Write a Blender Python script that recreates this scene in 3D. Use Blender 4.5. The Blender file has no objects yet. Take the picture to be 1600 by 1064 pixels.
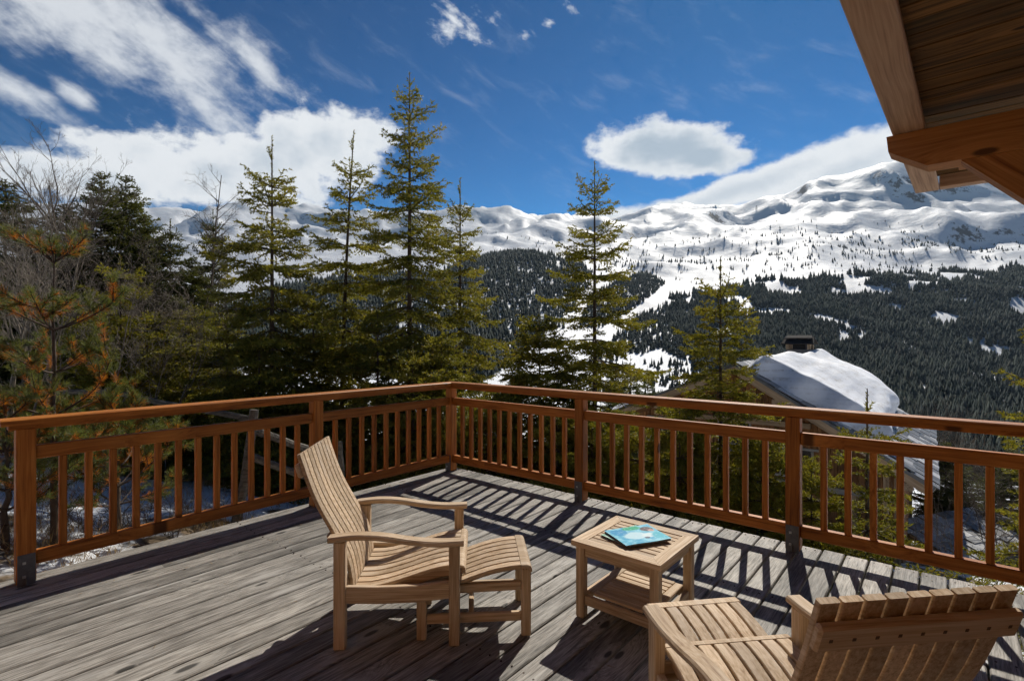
import bpy, math, random
import numpy as np
from mathutils import Vector, Matrix
R = math.radians
SC = bpy.context.scene
COL = SC.collection

# ------------------------------------------------------------------ camera, sky, sun, exposure
HC = 1.618                      # eye height above the deck
F = 810.0                       # focal length in photograph pixels (1600 wide)
cam_d = bpy.data.cameras.new('camera'); cam = bpy.data.objects.new('camera', cam_d); COL.objects.link(cam)
cam.location = (0, 0, HC); cam.rotation_euler = (R(90), 0, 0)
cam_d.sensor_width = 36; cam_d.lens = 36 * F / 1600; cam_d.clip_start = 0.05; cam_d.clip_end = 30000
SC.camera = cam
SUN_AZ, SUN_EL = R(25.5), R(42.5)
sd = Vector((math.sin(SUN_AZ) * math.cos(SUN_EL), math.cos(SUN_AZ) * math.cos(SUN_EL), math.sin(SUN_EL)))
sun_d = bpy.data.lights.new('sun', 'SUN'); sun = bpy.data.objects.new('sun', sun_d); COL.objects.link(sun)
sun_d.energy = 3.9; sun_d.angle = R(0.53); sun_d.color = (1.0, 0.94, 0.84)
sun.rotation_euler = (-sd).to_track_quat('-Z', 'Y').to_euler()
SC.view_settings.view_transform = 'Standard'; SC.view_settings.look = 'None'
SC.view_settings.exposure = 0.36; SC.view_settings.gamma = 1.0; SC.view_settings.use_curve_mapping = False


class NT:
    """tiny helper for node trees"""
    def __init__(s, tree): s.t = tree
    def n(s, typ, **kw):
        nd = s.t.nodes.new(typ)
        for k, v in kw.items():
            if k == 'inp':
                for i, val in v.items():
                    if isinstance(val, bpy.types.NodeSocket): s.t.links.new(val, nd.inputs[i])
                    else: nd.inputs[i].default_value = val
            else: setattr(nd, k, v)
        return nd
    def m(s, op, a, b=0.0, c=None, clamp=False):
        d = {0: a, 1: b}
        if c is not None: d[2] = c
        return s.n('ShaderNodeMath', operation=op, use_clamp=clamp, inp=d).outputs[0]
    def mix(s, f, a, b, blend='MIX'):
        nd = s.n('ShaderNodeMix', data_type='RGBA', blend_type=blend)
        for sock, v in ((nd.inputs[0], f), (nd.inputs[6], a), (nd.inputs[7], b)):
            if isinstance(v, bpy.types.NodeSocket): s.t.links.new(v, sock)
            elif hasattr(v, '__len__'): sock.default_value = (*v[:3], 1)
            else: sock.default_value = v
        return nd.outputs[2]
    def smooth(s, v, a, b):
        return s.n('ShaderNodeMapRange', interpolation_type='SMOOTHSTEP', inp={0: v, 1: a, 2: b, 3: 0.0, 4: 1.0}).outputs[0]
    def noise(s, vec, scale, detail=4, rough=0.55, dist=0.0, dim='3D'):
        return s.n('ShaderNodeTexNoise', noise_dimensions=dim, inp={'Vector': vec, 'Scale': scale, 'Detail': detail, 'Roughness': rough, 'Distortion': dist}).outputs[0]
    def vmul(s, v, sc):
        return s.n('ShaderNodeVectorMath', operation='MULTIPLY', inp={0: v, 1: sc}).outputs[0]
    def vadd(s, v, w):
        return s.n('ShaderNodeVectorMath', operation='ADD', inp={0: v, 1: w}).outputs[0]
    def link(s, a, b): s.t.links.new(a, b)


SC.cycles.use_adaptive_sampling = True; SC.cycles.adaptive_threshold = 0.03; SC.cycles.adaptive_min_samples = 16
SC.cycles.max_bounces = 6; SC.cycles.diffuse_bounces = 3; SC.cycles.transmission_bounces = 4; SC.cycles.glossy_bounces = 2

# ---- world: clear high-altitude sky with a few clouds, all in directions of the world
world = bpy.data.worlds.new('World'); SC.world = world; world.use_nodes = True
W = NT(world.node_tree); W.t.nodes.clear()
sky = W.n('ShaderNodeTexSky', sky_type='NISHITA', sun_disc=False, sun_elevation=SUN_EL, sun_rotation=SUN_AZ,
          altitude=1800, air_density=1.0, dust_density=0.25, ozone_density=4.0)
skyc = W.vmul(W.n('ShaderNodeGamma', inp={0: W.vmul(sky.outputs[0], (.2, .2, .2)), 1: 1.75}).outputs[0], (5, 5, 5))
skyc = W.mix(1.0, skyc, (0.29, 0.95, 0.90), 'MULTIPLY')
bg1 = W.n('ShaderNodeBackground', inp={0: skyc, 1: 0.054})
gen = W.n('ShaderNodeTexCoord').outputs['Generated']
sx = W.n('ShaderNodeSeparateXYZ', inp={0: gen})
AZ = W.m('ARCTAN2', sx.outputs[0], sx.outputs[1]); EL = W.m('ARCSINE', sx.outputs[2])
def azel(px, py):
    a = math.atan((px - 800) / F); return a, math.atan((532 - py) / F * math.cos(a))
comb = W.n('ShaderNodeCombineXYZ', inp={0: AZ, 1: EL, 2: 0.0}).outputs[0]
n_big = W.noise(comb, 5.0, 4, 0.60, 0.0, '2D')
n_mid = W.noise(W.vmul(comb, (1, 1.6, 1)), 16.0, 5, 0.62, 0.0, '2D')
rotv = W.n('ShaderNodeVectorRotate', rotation_type='Z_AXIS', inp={'Vector': comb, 'Angle': R(28)}).outputs[0]
n_str = W.noise(W.vmul(rotv, (1.0, 3.2, 1)), 9.0, 5, 0.62, 0.25, '2D')
def ell(px, py, rx, ry, ang):
    """1-at-centre elliptical field round a direction of the sky"""
    a0, e0 = azel(px, py); sc = 1 / F
    mp = W.n('ShaderNodeMapping', vector_type='TEXTURE', inp={0: comb, 1: (a0, e0, 0), 2: (0, 0, ang), 3: (rx * sc, ry * sc, 1)})
    return W.m('SUBTRACT', 1.0, W.n('ShaderNodeVectorMath', operation='LENGTH', inp={0: mp.outputs[0]}).outputs['Value'])
def vmax(*v):
    r = v[0]
    for x in v[1:]: r = W.m('MAXIMUM', r, x)
    return r
nb = W.m('SUBTRACT', n_big, 0.5); nm = W.m('SUBTRACT', n_mid, 0.5); ns = W.m('SUBTRACT', n_str, 0.5)
# wispy veil high on the left
veil = vmax(ell(110, 12, 275, 74, R(-8)), ell(265, 90, 170, 50, R(-38)), ell(400, 95, 62, 26, R(-40)),
            ell(30, 145, 62, 20, R(-22)), ell(125, 155, 32, 14, R(-28)), ell(320, 165, 70, 26, R(-38)))
veil = W.m('ADD', veil, W.m('ADD', W.m('MULTIPLY', ns, 1.1), W.m('MULTIPLY', nm, 1.2)))
veil = W.m('MULTIPLY', W.smooth(veil, -0.05, 1.0), 0.82)
# the broad white cloud and its tail
broad = vmax(ell(330, 266, 215, 62, R(8)), ell(500, 226, 125, 54, R(10)), ell(160, 280, 120, 38, R(4)), ell(430, 318, 80, 28, R(-14)))
broad = W.m('ADD', broad, W.m('ADD', W.m('MULTIPLY', nb, 0.8), W.m('MULTIPLY', nm, 1.0)))
broad_d = W.smooth(broad, 0.02, 0.36)
# lens-shaped cloud and the bank behind the ridge
lens = vmax(ell(1032, 233, 132, 42, R(-7)), ell(1098, 246, 76, 28, R(-8)))
lens = W.m('ADD', lens, W.m('ADD', W.m('MULTIPLY', nm, 0.85), W.m('MULTIPLY', nb, 0.25)))
lens_d = W.smooth(lens, 0.02, 0.34)
bank = vmax(ell(1130, 306, 290, 26, R(14)), ell(1330, 262, 140, 28, R(12)), ell(930, 347, 90, 18, R(12)))
bank = W.m('ADD', bank, W.m('ADD', W.m('MULTIPLY', nm, 0.8), W.m('MULTIPLY', nb, 0.4)))
bank_d = W.smooth(bank, 0.02, 0.38)
puff = vmax(ell(708, 38, 50, 32, R(10)), ell(858, 36, 16, 10, 0), ell(893, 14, 22, 13, R(-20)), ell(822, 55, 16, 10, 0))
puff = W.m('ADD', puff, W.m('ADD', W.m('MULTIPLY', nm, 2.6), W.m('MULTIPLY', ns, 2.6)))
puff_d = W.m('MULTIPLY', W.smooth(puff, 0.1, 1.2), 0.9)
# thin streaks anywhere in the sky
cir = W.m('MULTIPLY', W.smooth(n_str, 0.5, 0.95), 0.16)
dens = vmax(veil, broad_d, lens_d, bank_d, puff_d, cir)
thick = vmax(W.m('MULTIPLY', W.smooth(W.m('ADD', broad, W.m('MULTIPLY', nb, 1.5)), 0.3, 1.2), 0.42), W.m('MULTIPLY', W.smooth(W.m('ADD', lens, W.m('MULTIPLY', nb, 1.2)), 0.25, 1.0), 0.62), W.m('MULTIPLY', W.smooth(bank, 0.4, 1.1), 0.35))
ccol = W.mix(thick, (0.90, 0.93, 0.96), (0.20, 0.33, 0.47))
bg2 = W.n('ShaderNodeBackground', inp={0: ccol, 1: 0.72})
mx = W.n('ShaderNodeMixShader', inp={0: dens, 1: bg1.outputs[0], 2: bg2.outputs[0]})
W.link(mx.outputs[0], W.n('ShaderNodeOutputWorld').inputs[0])
world.cycles.sampling_method = 'MANUAL'; world.cycles.sample_map_resolution = 512

# ------------------------------------------------------------------ helpers
def P(px, py, Y):               # a point of the place from a sight line and a distance along +Y
    return Vector(((px - 800) / F * Y, Y, HC - (py - 532) / F * Y))
def tag(o, label=None, cat=None, group=None, kind=None):
    if label: o['label'] = label
    if cat: o['category'] = cat
    if group: o['group'] = group
    if kind: o['kind'] = kind
    return o
def empty(name, loc=(0, 0, 0), rz=0.0, parent=None):
    o = bpy.data.objects.new(name, None); COL.objects.link(o); o.location = loc; o.rotation_euler = (0, 0, rz)
    o.empty_display_size = 0.1; o.parent = parent
    return o
def mesh_from(name, V, Fc, mats, smooth=False, midx=None):
    me = bpy.data.meshes.new(name)
    V = np.asarray(V, dtype=np.float32)
    if isinstance(Fc, np.ndarray):
        nf, k = Fc.shape
        me.vertices.add(len(V)); me.vertices.foreach_set('co', V.ravel())
        me.loops.add(nf * k); me.loops.foreach_set('vertex_index', Fc.astype(np.int32).ravel())
        me.polygons.add(nf); me.polygons.foreach_set('loop_start', np.arange(0, nf * k, k, dtype=np.int32))
    else:
        me.from_pydata([tuple(v) for v in V], [], Fc)
    for m in (mats if isinstance(mats, (list, tuple)) else [mats]):
        if m: me.materials.append(m)
    if midx is not None: me.polygons.foreach_set('material_index', np.asarray(midx, dtype=np.int32))
    if smooth: me.polygons.foreach_set('use_smooth', np.ones(len(me.polygons), dtype=bool))
    me.update(calc_edges=True); me.validate()
    return me
def link(name, me, parent=None, M=None):
    o = bpy.data.objects.new(name, me); COL.objects.link(o); o.parent = parent
    if M is not None: o.matrix_basis = M
    return o
_cb = {}
def cbox_mesh(l, w, h, bev, mat):
    """chamfered box, long axis on local x"""
    key = (round(l, 4), round(w, 4), round(h, 4), bev, mat.name)
    if key in _cb: return _cb[key]
    V = []; idx = {}
    H = (l / 2, w / 2, h / 2)
    for sx_ in (-1, 1):
        for sy in (-1, 1):
            for sz in (-1, 1):
                s = (sx_, sy, sz)
                for ax in range(3):
                    v = [s[i] * (H[i] if i == ax else H[i] - bev) for i in range(3)]
                    idx[(s, ax)] = len(V); V.append(v)
    Fc = []
    def add(f):
        a, b, c = (Vector(V[i]) for i in f[:3]); n = (b - a).cross(c - a); ce = sum((Vector(V[i]) for i in f), Vector())
        Fc.append(f if n.dot(ce) > 0 else f[::-1])
    for ax in range(3):
        o1, o2 = [a for a in range(3) if a != ax]
        for s in (-1, 1):
            q = []
            for a, b in ((-1, -1), (1, -1), (1, 1), (-1, 1)):
                t = [0, 0, 0]; t[ax] = s; t[o1] = a; t[o2] = b; q.append(idx[(tuple(t), ax)])
            add(q)
        for a in (-1, 1):
            for b in (-1, 1):
                q = []
                for s, axx in ((-1, o1), (1, o1), (1, o2), (-1, o2)):
                    t = [0, 0, 0]; t[ax] = s; t[o1] = a; t[o2] = b; q.append(idx[(tuple(t), axx)])
                add(q)
    for sx_ in (-1, 1):
        for sy in (-1, 1):
            for sz in (-1, 1): add([idx[((sx_, sy, sz), a)] for a in range(3)])
    _cb[key] = mesh_from('chamfered_bar', V, Fc, mat)
    return _cb[key]
def bar(name, p0, p1, w, h, mat, parent=None, up=(0, 0, 1), bev=0.004):
    """one timber from p0 to p1, w wide (sideways) and h deep (along up)"""
    p0, p1 = Vector(p0), Vector(p1); x = (p1 - p0); l = x.length; x.normalize()
    u = Vector(up); y = u.cross(x)
    if y.length < 1e-5: y = Vector((0, 1, 0)).cross(x)
    y.normalize(); z = x.cross(y)
    M = Matrix((x, y, z)).transposed().to_4x4(); M.translation = (p0 + p1) / 2
    return link(name, cbox_mesh(l, w, h, min(bev, w * .3, h * .3), mat), parent, M)
def sweep(name, pts, wdir, w, h, mat, parent, off=0.0, bev=0.004, M=None):
    """a bent slat: rectangular section w (along wdir) by h, its top side on the path"""
    pts = [Vector(p) for p in pts]; wd = Vector(wdir).normalized(); V = []; Fc = []
    n = len(pts); b = bev
    for i, p in enumerate(pts):
        t = (pts[min(i + 1, n - 1)] - pts[max(i - 1, 0)]).normalized(); nn = t.cross(wd).normalized()
        if nn.z < 0: nn = -nn
        for a, c in ((-w / 2 + b, 0), (w / 2 - b, 0), (w / 2, -b), (w / 2, -h + b), (w / 2 - b, -h), (-w / 2 + b, -h), (-w / 2, -h + b), (-w / 2, -b)):
            V.append(p + wd * a + nn * (c + off))
    for i in range(n - 1):
        for k in range(8): Fc.append([i * 8 + k, i * 8 + (k + 1) % 8, (i + 1) * 8 + (k + 1) % 8, (i + 1) * 8 + k])
    Fc.append(list(range(7, -1, -1))); Fc.append([(n - 1) * 8 + k for k in range(8)])
    me = mesh_from(name, V, Fc, mat)
    import bmesh
    bm = bmesh.new(); bm.from_mesh(me); bmesh.ops.recalc_face_normals(bm, faces=bm.faces); bm.to_mesh(me); bm.free()
    return link(name, me, parent, M)
def prism(name, poly, ext, mat, parent=None, M=None):
    """closed polygon (3-D points) pushed along ext"""
    import bmesh
    n = len(poly); ext = Vector(ext); V = [Vector(p) for p in poly]; V += [p + ext for p in V]
    Fc = [list(range(n)), list(range(2 * n - 1, n - 1, -1))] + [[i, (i + 1) % n, n + (i + 1) % n, n + i] for i in range(n)]
    me = mesh_from(name, V, Fc, mat)
    bm = bmesh.new(); bm.from_mesh(me); bmesh.ops.recalc_face_normals(bm, faces=bm.faces); bm.to_mesh(me); bm.free()
    return link(name, me, parent, M)
def spline(pts, n):
    """Catmull-Rom through pts"""
    pts = [Vector(p) for p in pts]; q = [pts[0] * 2 - pts[1]] + pts + [pts[-1] * 2 - pts[-2]]; out = []; m = len(pts) - 1
    for i in range(n + 1):
        t = i / n * m; k = min(int(t), m - 1); f = t - k; a, b, c, d = q[k:k + 4]
        out.append(0.5 * ((2 * b) + (c - a) * f + (2 * a - 5 * b + 4 * c - d) * f * f + (3 * b - a - 3 * c + d) * f ** 3))
    return out
def tubes(segs, sides=4):
    """numpy: list of (p0,p1,r0,r1) -> verts, quads (open prisms)"""
    S = np.array([[*a, *b, r0, r1] for a, b, r0, r1 in segs], dtype=np.float64)
    p0, p1, r0, r1 = S[:, :3], S[:, 3:6], S[:, 6], S[:, 7]
    d = p1 - p0; d /= np.linalg.norm(d, axis=1)[:, None] + 1e-9
    ref = np.where(np.abs(d[:, 2:3]) > 0.9, np.array([[1., 0, 0]]), np.array([[0., 0, 1]]))
    a = np.cross(d, ref); a /= np.linalg.norm(a, axis=1)[:, None] + 1e-9; b = np.cross(d, a)
    an = np.arange(sides) * 2 * np.pi / sides
    ring = a[:, None, :] * np.cos(an)[None, :, None] + b[:, None, :] * np.sin(an)[None, :, None]
    V = np.concatenate([p0[:, None] + ring * r0[:, None, None], p1[:, None] + ring * r1[:, None, None]], axis=1)
    N = len(S); base = np.arange(N)[:, None, None] * 2 * sides; k = np.arange(sides)
    q = np.stack([k, (k + 1) % sides, (k + 1) % sides + sides, k + sides], axis=1)[None]
    return V.reshape(-1, 3), (base + q).reshape(-1, 4)

# ------------------------------------------------------------------ materials
def mat_new(name):
    m = bpy.data.materials.new(name); m.use_nodes = True; t = NT(m.node_tree); b = m.node_tree.nodes['Principled BSDF']
    return m, t, b
def coords(t, spread=37.0):
    tc = t.n('ShaderNodeTexCoord'); oi = t.n('ShaderNodeObjectInfo')
    off = t.n('ShaderNodeCombineXYZ', inp={0: t.m('MULTIPLY', oi.outputs['Random'], spread), 1: t.m('MULTIPLY', oi.outputs['Random'], spread * 1.7), 2: t.m('MULTIPLY', oi.outputs['Random'], spread * .6)})
    return t.vadd(tc.outputs['Object'], off.outputs[0]), oi.outputs['Random']
def wood(name, dark, mid, light, grain=55.0, stretch=0.05, rough=0.6, bump=0.25, knots=0.0, var=0.25, blotch=None, knot_scale=1.0, spec=0.35, coat=0.0):
    m, t, b = mat_new(name)
    co, rnd = coords(t)
    warp = t.noise(t.vmul(co, (1.2, 4, 4)), 1.0, 1)
    cw = t.vadd(co, t.n('ShaderNodeCombineXYZ', inp={0: 0.0, 1: t.m('MULTIPLY', t.m('SUBTRACT', warp, .5), .05), 2: 0.0}).outputs[0])
    kn = None
    if knots:
        kv = t.n('ShaderNodeTexVoronoi', feature='F1', voronoi_dimensions='2D', inp={'Vector': t.vmul(co, (1.9 * knot_scale, 5.5 * knot_scale, 5.5 * knot_scale)), 'Scale': 1.0, 'Randomness': 1.0})
        kc = t.n('ShaderNodeSeparateColor', inp={0: kv.outputs['Color']})
        kd = t.m('DIVIDE', kv.outputs['Distance'], t.m('ADD', .35, t.m('MULTIPLY', kc.outputs[1], .9)))
        sel = t.m('GREATER_THAN', kc.outputs[0], 1 - knots)
        kn = t.m('MULTIPLY', t.smooth(kd, 0.115, 0.06), sel)
        halo = t.m('MULTIPLY', t.smooth(kd, 0.50, 0.10), sel)
        push = t.m('MULTIPLY', t.smooth(kd, 0.62, 0.1), t.m('MULTIPLY', sel, .05))
        cw = t.vadd(cw, t.n('ShaderNodeCombineXYZ', inp={0: 0.0, 1: push, 2: push}).outputs[0])
    g1 = t.noise(t.vmul(cw, (stretch, 1, 1)), grain, 3, 0.6)
    g2 = t.noise(t.vmul(cw, (stretch * .5, 1, 1)), grain * 3.1, 2, 0.6)
    big = t.noise(t.vmul(co, (.7, 3, 3)), 1.4, 2)
    g = t.m('ADD', t.m('MULTIPLY', g1, .65), t.m('MULTIPLY', g2, .35))
    ramp = t.n('ShaderNodeValToRGB', inp={0: g}); e = ramp.color_ramp.elements
    e[0].position = .33; e[0].color = (*dark, 1); e[1].position = .66; e[1].color = (*light, 1)
    k = ramp.color_ramp.elements.new(.48); k.color = (*mid, 1)
    c = ramp.outputs[0]
    v = t.m('ADD', t.m('MULTIPLY', t.m('SUBTRACT', rnd, .5), var), t.m('MULTIPLY', t.m('SUBTRACT', big, .5), var * 1.6))
    v = t.m('ADD', v, 1.0)
    vv = t.n('ShaderNodeCombineXYZ', inp={0: v, 1: v, 2: v}).outputs[0]
    c = t.mix(1.0, c, vv, 'MULTIPLY')
    if blotch:
        bn = t.smooth(t.noise(t.vmul(co, (1.1, 6, 6)), 1.3, 5, .65), .52, .72)
        c = t.mix(t.m('MULTIPLY', bn, .7), c, blotch)
    if kn is not None:
        c = t.mix(t.m('MULTIPLY', halo, .35), c, tuple(x * 1.35 for x in light)); c = t.mix(t.m('MULTIPLY', kn, .85), c, tuple(x * .25 for x in dark))
    t.link(c, b.inputs['Base Color'])
    b.inputs['Roughness'].default_value = rough; b.inputs['Specular IOR Level'].default_value = spec
    if coat: b.inputs['Coat Weight'].default_value = coat; b.inputs['Coat Roughness'].default_value = .35
    hgt = g if kn is None else t.m('SUBTRACT', g, t.m('MULTIPLY', kn, .5))
    bp = t.n('ShaderNodeBump', inp={'Strength': bump, 'Distance': .004, 'Height': hgt}); t.link(bp.outputs[0], b.inputs['Normal'])
    return m
M_deck = wood('weathered_deck_wood', (.066, .060, .052), (.20, .185, .163), (.385, .362, .325), grain=85, stretch=.075, rough=.62, bump=.9, knots=.30, var=.9, blotch=(.47, .45, .415), spec=.3)
M_rail = wood('stained_railing_wood', (.19, .056, .010), (.39, .132, .021), (.54, .21, .042), grain=45, stretch=.05, rough=.5, bump=.2, knots=.14, var=.4, spec=.22)
M_teak = wood('weathered_teak', (.30, .195, .115), (.48, .35, .225), (.64, .51, .375), grain=70, stretch=.04, rough=.65, bump=.2, var=.36, blotch=(.57, .47, .37), spec=.18)
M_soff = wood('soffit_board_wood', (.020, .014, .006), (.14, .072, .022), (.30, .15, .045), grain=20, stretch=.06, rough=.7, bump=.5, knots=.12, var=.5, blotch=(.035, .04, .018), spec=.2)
M_purl = wood('oiled_beam_wood', (.20, .068, .016), (.36, .145, .036), (.48, .215, .062), grain=30, stretch=.05, rough=.55, bump=.2, knots=.1, var=.2)
M_barge = wood('pale_barge_wood', (.28, .16, .095), (.46, .29, .18), (.58, .39, .255), grain=40, stretch=.035, rough=.6, bump=.3, knots=.1, var=.1)
M_plank = wood('chalet_plank_wood', (.10, .042, .016), (.22, .10, .036), (.34, .17, .065), grain=14, stretch=.05, rough=.7, bump=.3, knots=.15, var=.6, knot_scale=.5)
M_verge = wood('chalet_verge_wood', (.20, .13, .075), (.36, .25, .15), (.48, .35, .23), grain=14, stretch=.05, rough=.7, bump=.3, knots=.1, var=.3, knot_scale=.5)
M_log = wood('grey_log_wood', (.05, .043, .033), (.11, .096, .076), (.19, .168, .133), grain=30, stretch=.06, rough=.8, bump=.6, knots=.1, var=.3)
def simple(name, col, rough=.6, metal=0.0, nscale=20.0, nvar=.25, bump=.1, rnd=0.0, spec=.4):
    m, t, b = mat_new(name); co, r = coords(t)
    n = t.noise(co, nscale, 5, .6)
    v = t.m('ADD', t.m('MULTIPLY', t.m('SUBTRACT', n, .5), nvar * 2), t.m('ADD', 1.0, t.m('MULTIPLY', t.m('SUBTRACT', r, .5), rnd * 2)))
    vv = t.n('ShaderNodeCombineXYZ', inp={0: v, 1: v, 2: v}).outputs[0]
    t.link(t.mix(1.0, col, vv, 'MULTIPLY'), b.inputs['Base Color'])
    b.inputs['Roughness'].default_value = rough; b.inputs['Metallic'].default_value = metal; b.inputs['Specular IOR Level'].default_value = spec
    bp = t.n('ShaderNodeBump', inp={'Strength': bump, 'Distance': .01, 'Height': n}); t.link(bp.outputs[0], b.inputs['Normal'])
    return m
M_zinc = simple('galvanised_steel', (.15, .155, .16), .6, .4, 30, .5)
M_bolt = simple('bolt_steel', (.45, .45, .45), .35, .9)
M_slate = simple('wood_slate', (.16, .16, .16), .45, 0, 9, .45, .4, .45, .5)
M_slate_l = simple('pale_slate', (.42, .42, .42), .5, 0, 9, .35, .4, .35, .5)
M_slate_m = simple('mid_slate', (.24, .235, .23), .55, 0, 9, .4, .4, .4, .4)
M_hood = simple('weathered_shingle', (.055, .052, .05), .9, 0, 12, .5, .5, .3, .1)
M_chim = simple('chimney_stone', (.22, .19, .16), .85, 0, 8, .5, .6, .2)
M_bark = simple('conifer_bark', (.085, .062, .045), .9, 0, 22, .55, .8)
M_pale = simple('pale_bark', (.21, .175, .135), .85, 0, 14, .4, .4)
M_twig = simple('bare_twig_bark', (.105, .08, .058), .85, 0, 9, .35, .2)
M_glass, _t, _b = mat_new('dark_window_glass')
_b.inputs['Base Color'].default_value = (.02, .022, .025, 1); _b.inputs['Roughness'].default_value = .08
M_frame = simple('grey_window_frame', (.34, .31, .27), .7)
def needle(name, c1, c2, dead=None, trans=.35, clump=1.6):
    m, t, b = mat_new(name)
    ge = t.n('ShaderNodeNewGeometry'); tc = t.n('ShaderNodeTexCoord')
    n = t.noise(tc.outputs['Object'], clump, 3)
    f = t.m('ADD', t.m('MULTIPLY', ge.outputs['Random Per Island'], .5), t.m('MULTIPLY', t.smooth(n, .35, .68), .5))
    c = t.mix(f, c1, c2)
    if dead:
        c = t.mix(t.m('MULTIPLY', t.m('GREATER_THAN', ge.outputs['Random Per Island'], .93), .7), c, dead)
    t.link(c, b.inputs['Base Color']); b.inputs['Roughness'].default_value = .55; b.inputs['Specular IOR Level'].default_value = .3
    tr = t.n('ShaderNodeBsdfTranslucent', inp={0: t.mix(1.0, c, (1.5, 1.35, .55), 'MULTIPLY')})
    mxs = t.n('ShaderNodeMixShader', inp={0: trans, 1: b.outputs[0], 2: tr.outputs[0]})
    t.link(mxs.outputs[0], m.node_tree.nodes['Material Output'].inputs[0])
    return m
M_ndl = needle('spruce_needles', (.105, .118, .022), (.28, .265, .055), (.19, .11, .04), .45)
M_ndl_y = needle('young_spruce_needles', (.105, .115, .018), (.26, .245, .045), (.2, .12, .035), .48)
M_ndl_d = needle('dark_spruce_needles', (.045, .056, .018), (.12, .13, .036), None, .42)
M_pine = needle('green_pine_needles', (.075, .105, .035), (.20, .22, .085), None, .38, 4)
M_rust = needle('rust_pine_needles', (.34, .11, .02), (.58, .24, .055), None, .4, 4)
M_litter = needle('dry_litter', (.16, .10, .05), (.34, .25, .14), None, .2, 3)

# snow / alpine ground
M_snow, t, b = mat_new('snowfield')
geo = t.n('ShaderNodeNewGeometry'); pos = geo.outputs['Position']
sp = t.n('ShaderNodeSeparateXYZ', inp={0: pos})
dist = t.n('ShaderNodeVectorMath', operation='LENGTH', inp={0: pos}).outputs['Value']
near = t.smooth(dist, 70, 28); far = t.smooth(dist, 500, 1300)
nl = t.noise(pos, .55, 6, .65)
lit = t.m('MULTIPLY', t.smooth(nl, .47, .56), near)
fine = t.noise(pos, 9.0, 5, .7)
litc = t.mix(t.smooth(fine, .35, .65), (.04, .028, .016), (.19, .135, .08))
nz = t.n('ShaderNodeSeparateXYZ', inp={0: geo.outputs['Normal']}).outputs[2]
rk = t.noise(pos, .011, 5, .68); rk2 = t.noise(t.vmul(pos, (1, 1, .35)), .05, 4, .7)
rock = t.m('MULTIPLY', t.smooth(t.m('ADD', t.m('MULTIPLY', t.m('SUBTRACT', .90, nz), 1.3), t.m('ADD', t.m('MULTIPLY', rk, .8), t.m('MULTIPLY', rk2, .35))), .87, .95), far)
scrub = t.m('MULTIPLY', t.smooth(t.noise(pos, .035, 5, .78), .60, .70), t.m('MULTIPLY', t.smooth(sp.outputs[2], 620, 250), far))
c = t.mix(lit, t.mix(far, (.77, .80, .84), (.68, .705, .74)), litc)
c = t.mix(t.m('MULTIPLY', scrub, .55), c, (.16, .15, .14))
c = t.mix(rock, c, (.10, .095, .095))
t.link(c, b.inputs['Base Color']); b.inputs['Roughness'].default_value = .65; b.inputs['Specular IOR Level'].default_value = .25
bn1 = t.noise(pos, 2.2, 5, .55); bnf = t.noise(pos, .012, 5, .5)
h = t.m('ADD', t.m('MULTIPLY', t.m('MULTIPLY', bn1, .10), near), t.m('MULTIPLY', t.m('MULTIPLY', bnf, 9.0), far))
bp = t.n('ShaderNodeBump', inp={'Strength': .8, 'Distance': 1.0, 'Height': h}); t.link(bp.outputs[0], b.inputs['Normal'])
M_slab, t, b = mat_new('roof_snow')
tc = t.n('ShaderNodeTexCoord'); n1 = t.noise(tc.outputs['Object'], 1.3, 6, .6); n2 = t.noise(t.vmul(tc.outputs['Object'], (.5, .5, 6)), 1.3, 4)
n3 = t.noise(tc.outputs['Object'], 7.0, 4, .7)
t.link(t.mix(t.m('MULTIPLY', t.smooth(n2, .42, .62), t.smooth(n3, .35, .7)), (.84, .86, .90), (.60, .59, .58)), b.inputs['Base Color']); b.inputs['Roughness'].default_value = .7
bp = t.n('ShaderNodeBump', inp={'Strength': .5, 'Distance': .12, 'Height': n1}); t.link(bp.outputs[0], b.inputs['Normal'])
# far conifers
M_far, t, b = mat_new('far_conifers')
ge = t.n('ShaderNodeNewGeometry'); nf = t.noise(ge.outputs['Position'], .006, 4, .6)
f = t.m('ADD', t.m('MULTIPLY', ge.outputs['Random Per Island'], .4), t.m('MULTIPLY', t.smooth(nf, .3, .7), .6))
c = t.mix(f, (.012, .021, .022), (.042, .056, .044))
c = t.mix(t.m('MULTIPLY', t.m('GREATER_THAN', ge.outputs['Random Per Island'], .94), .35), c, (.09, .075, .055))
t.link(c, b.inputs['Base Color']); b.inputs['Roughness'].default_value = .8; b.inputs['Specular IOR Level'].default_value = .1

# ------------------------------------------------------------------ terrain
def perlin(x, y, seed=0):
    xi = np.floor(x).astype(np.int64); yi = np.floor(y).astype(np.int64); xf = x - xi; yf = y - yi
    def g(ix, iy):
        h = (ix * 374761393 + iy * 668265263 + seed * 1442695041) & 0xffffffff
        h = ((h ^ (h >> 13)) * 1274126177) & 0xffffffff; h = h ^ (h >> 16)
        a = (h & 0xffff) / 65536.0 * 2 * np.pi
        return np.cos(a), np.sin(a)
    def d(ix, iy, fx, fy):
        a, b_ = g(ix, iy); return a * fx + b_ * fy
    u = xf ** 3 * (xf * (xf * 6 - 15) + 10); v = yf ** 3 * (yf * (yf * 6 - 15) + 10)
    n00 = d(xi, yi, xf, yf); n10 = d(xi + 1, yi, xf - 1, yf); n01 = d(xi, yi + 1, xf, yf - 1); n11 = d(xi + 1, yi + 1, xf - 1, yf - 1)
    return (n00 * (1 - u) + n10 * u) * (1 - v) + (n01 * (1 - u) + n11 * u) * v
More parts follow.
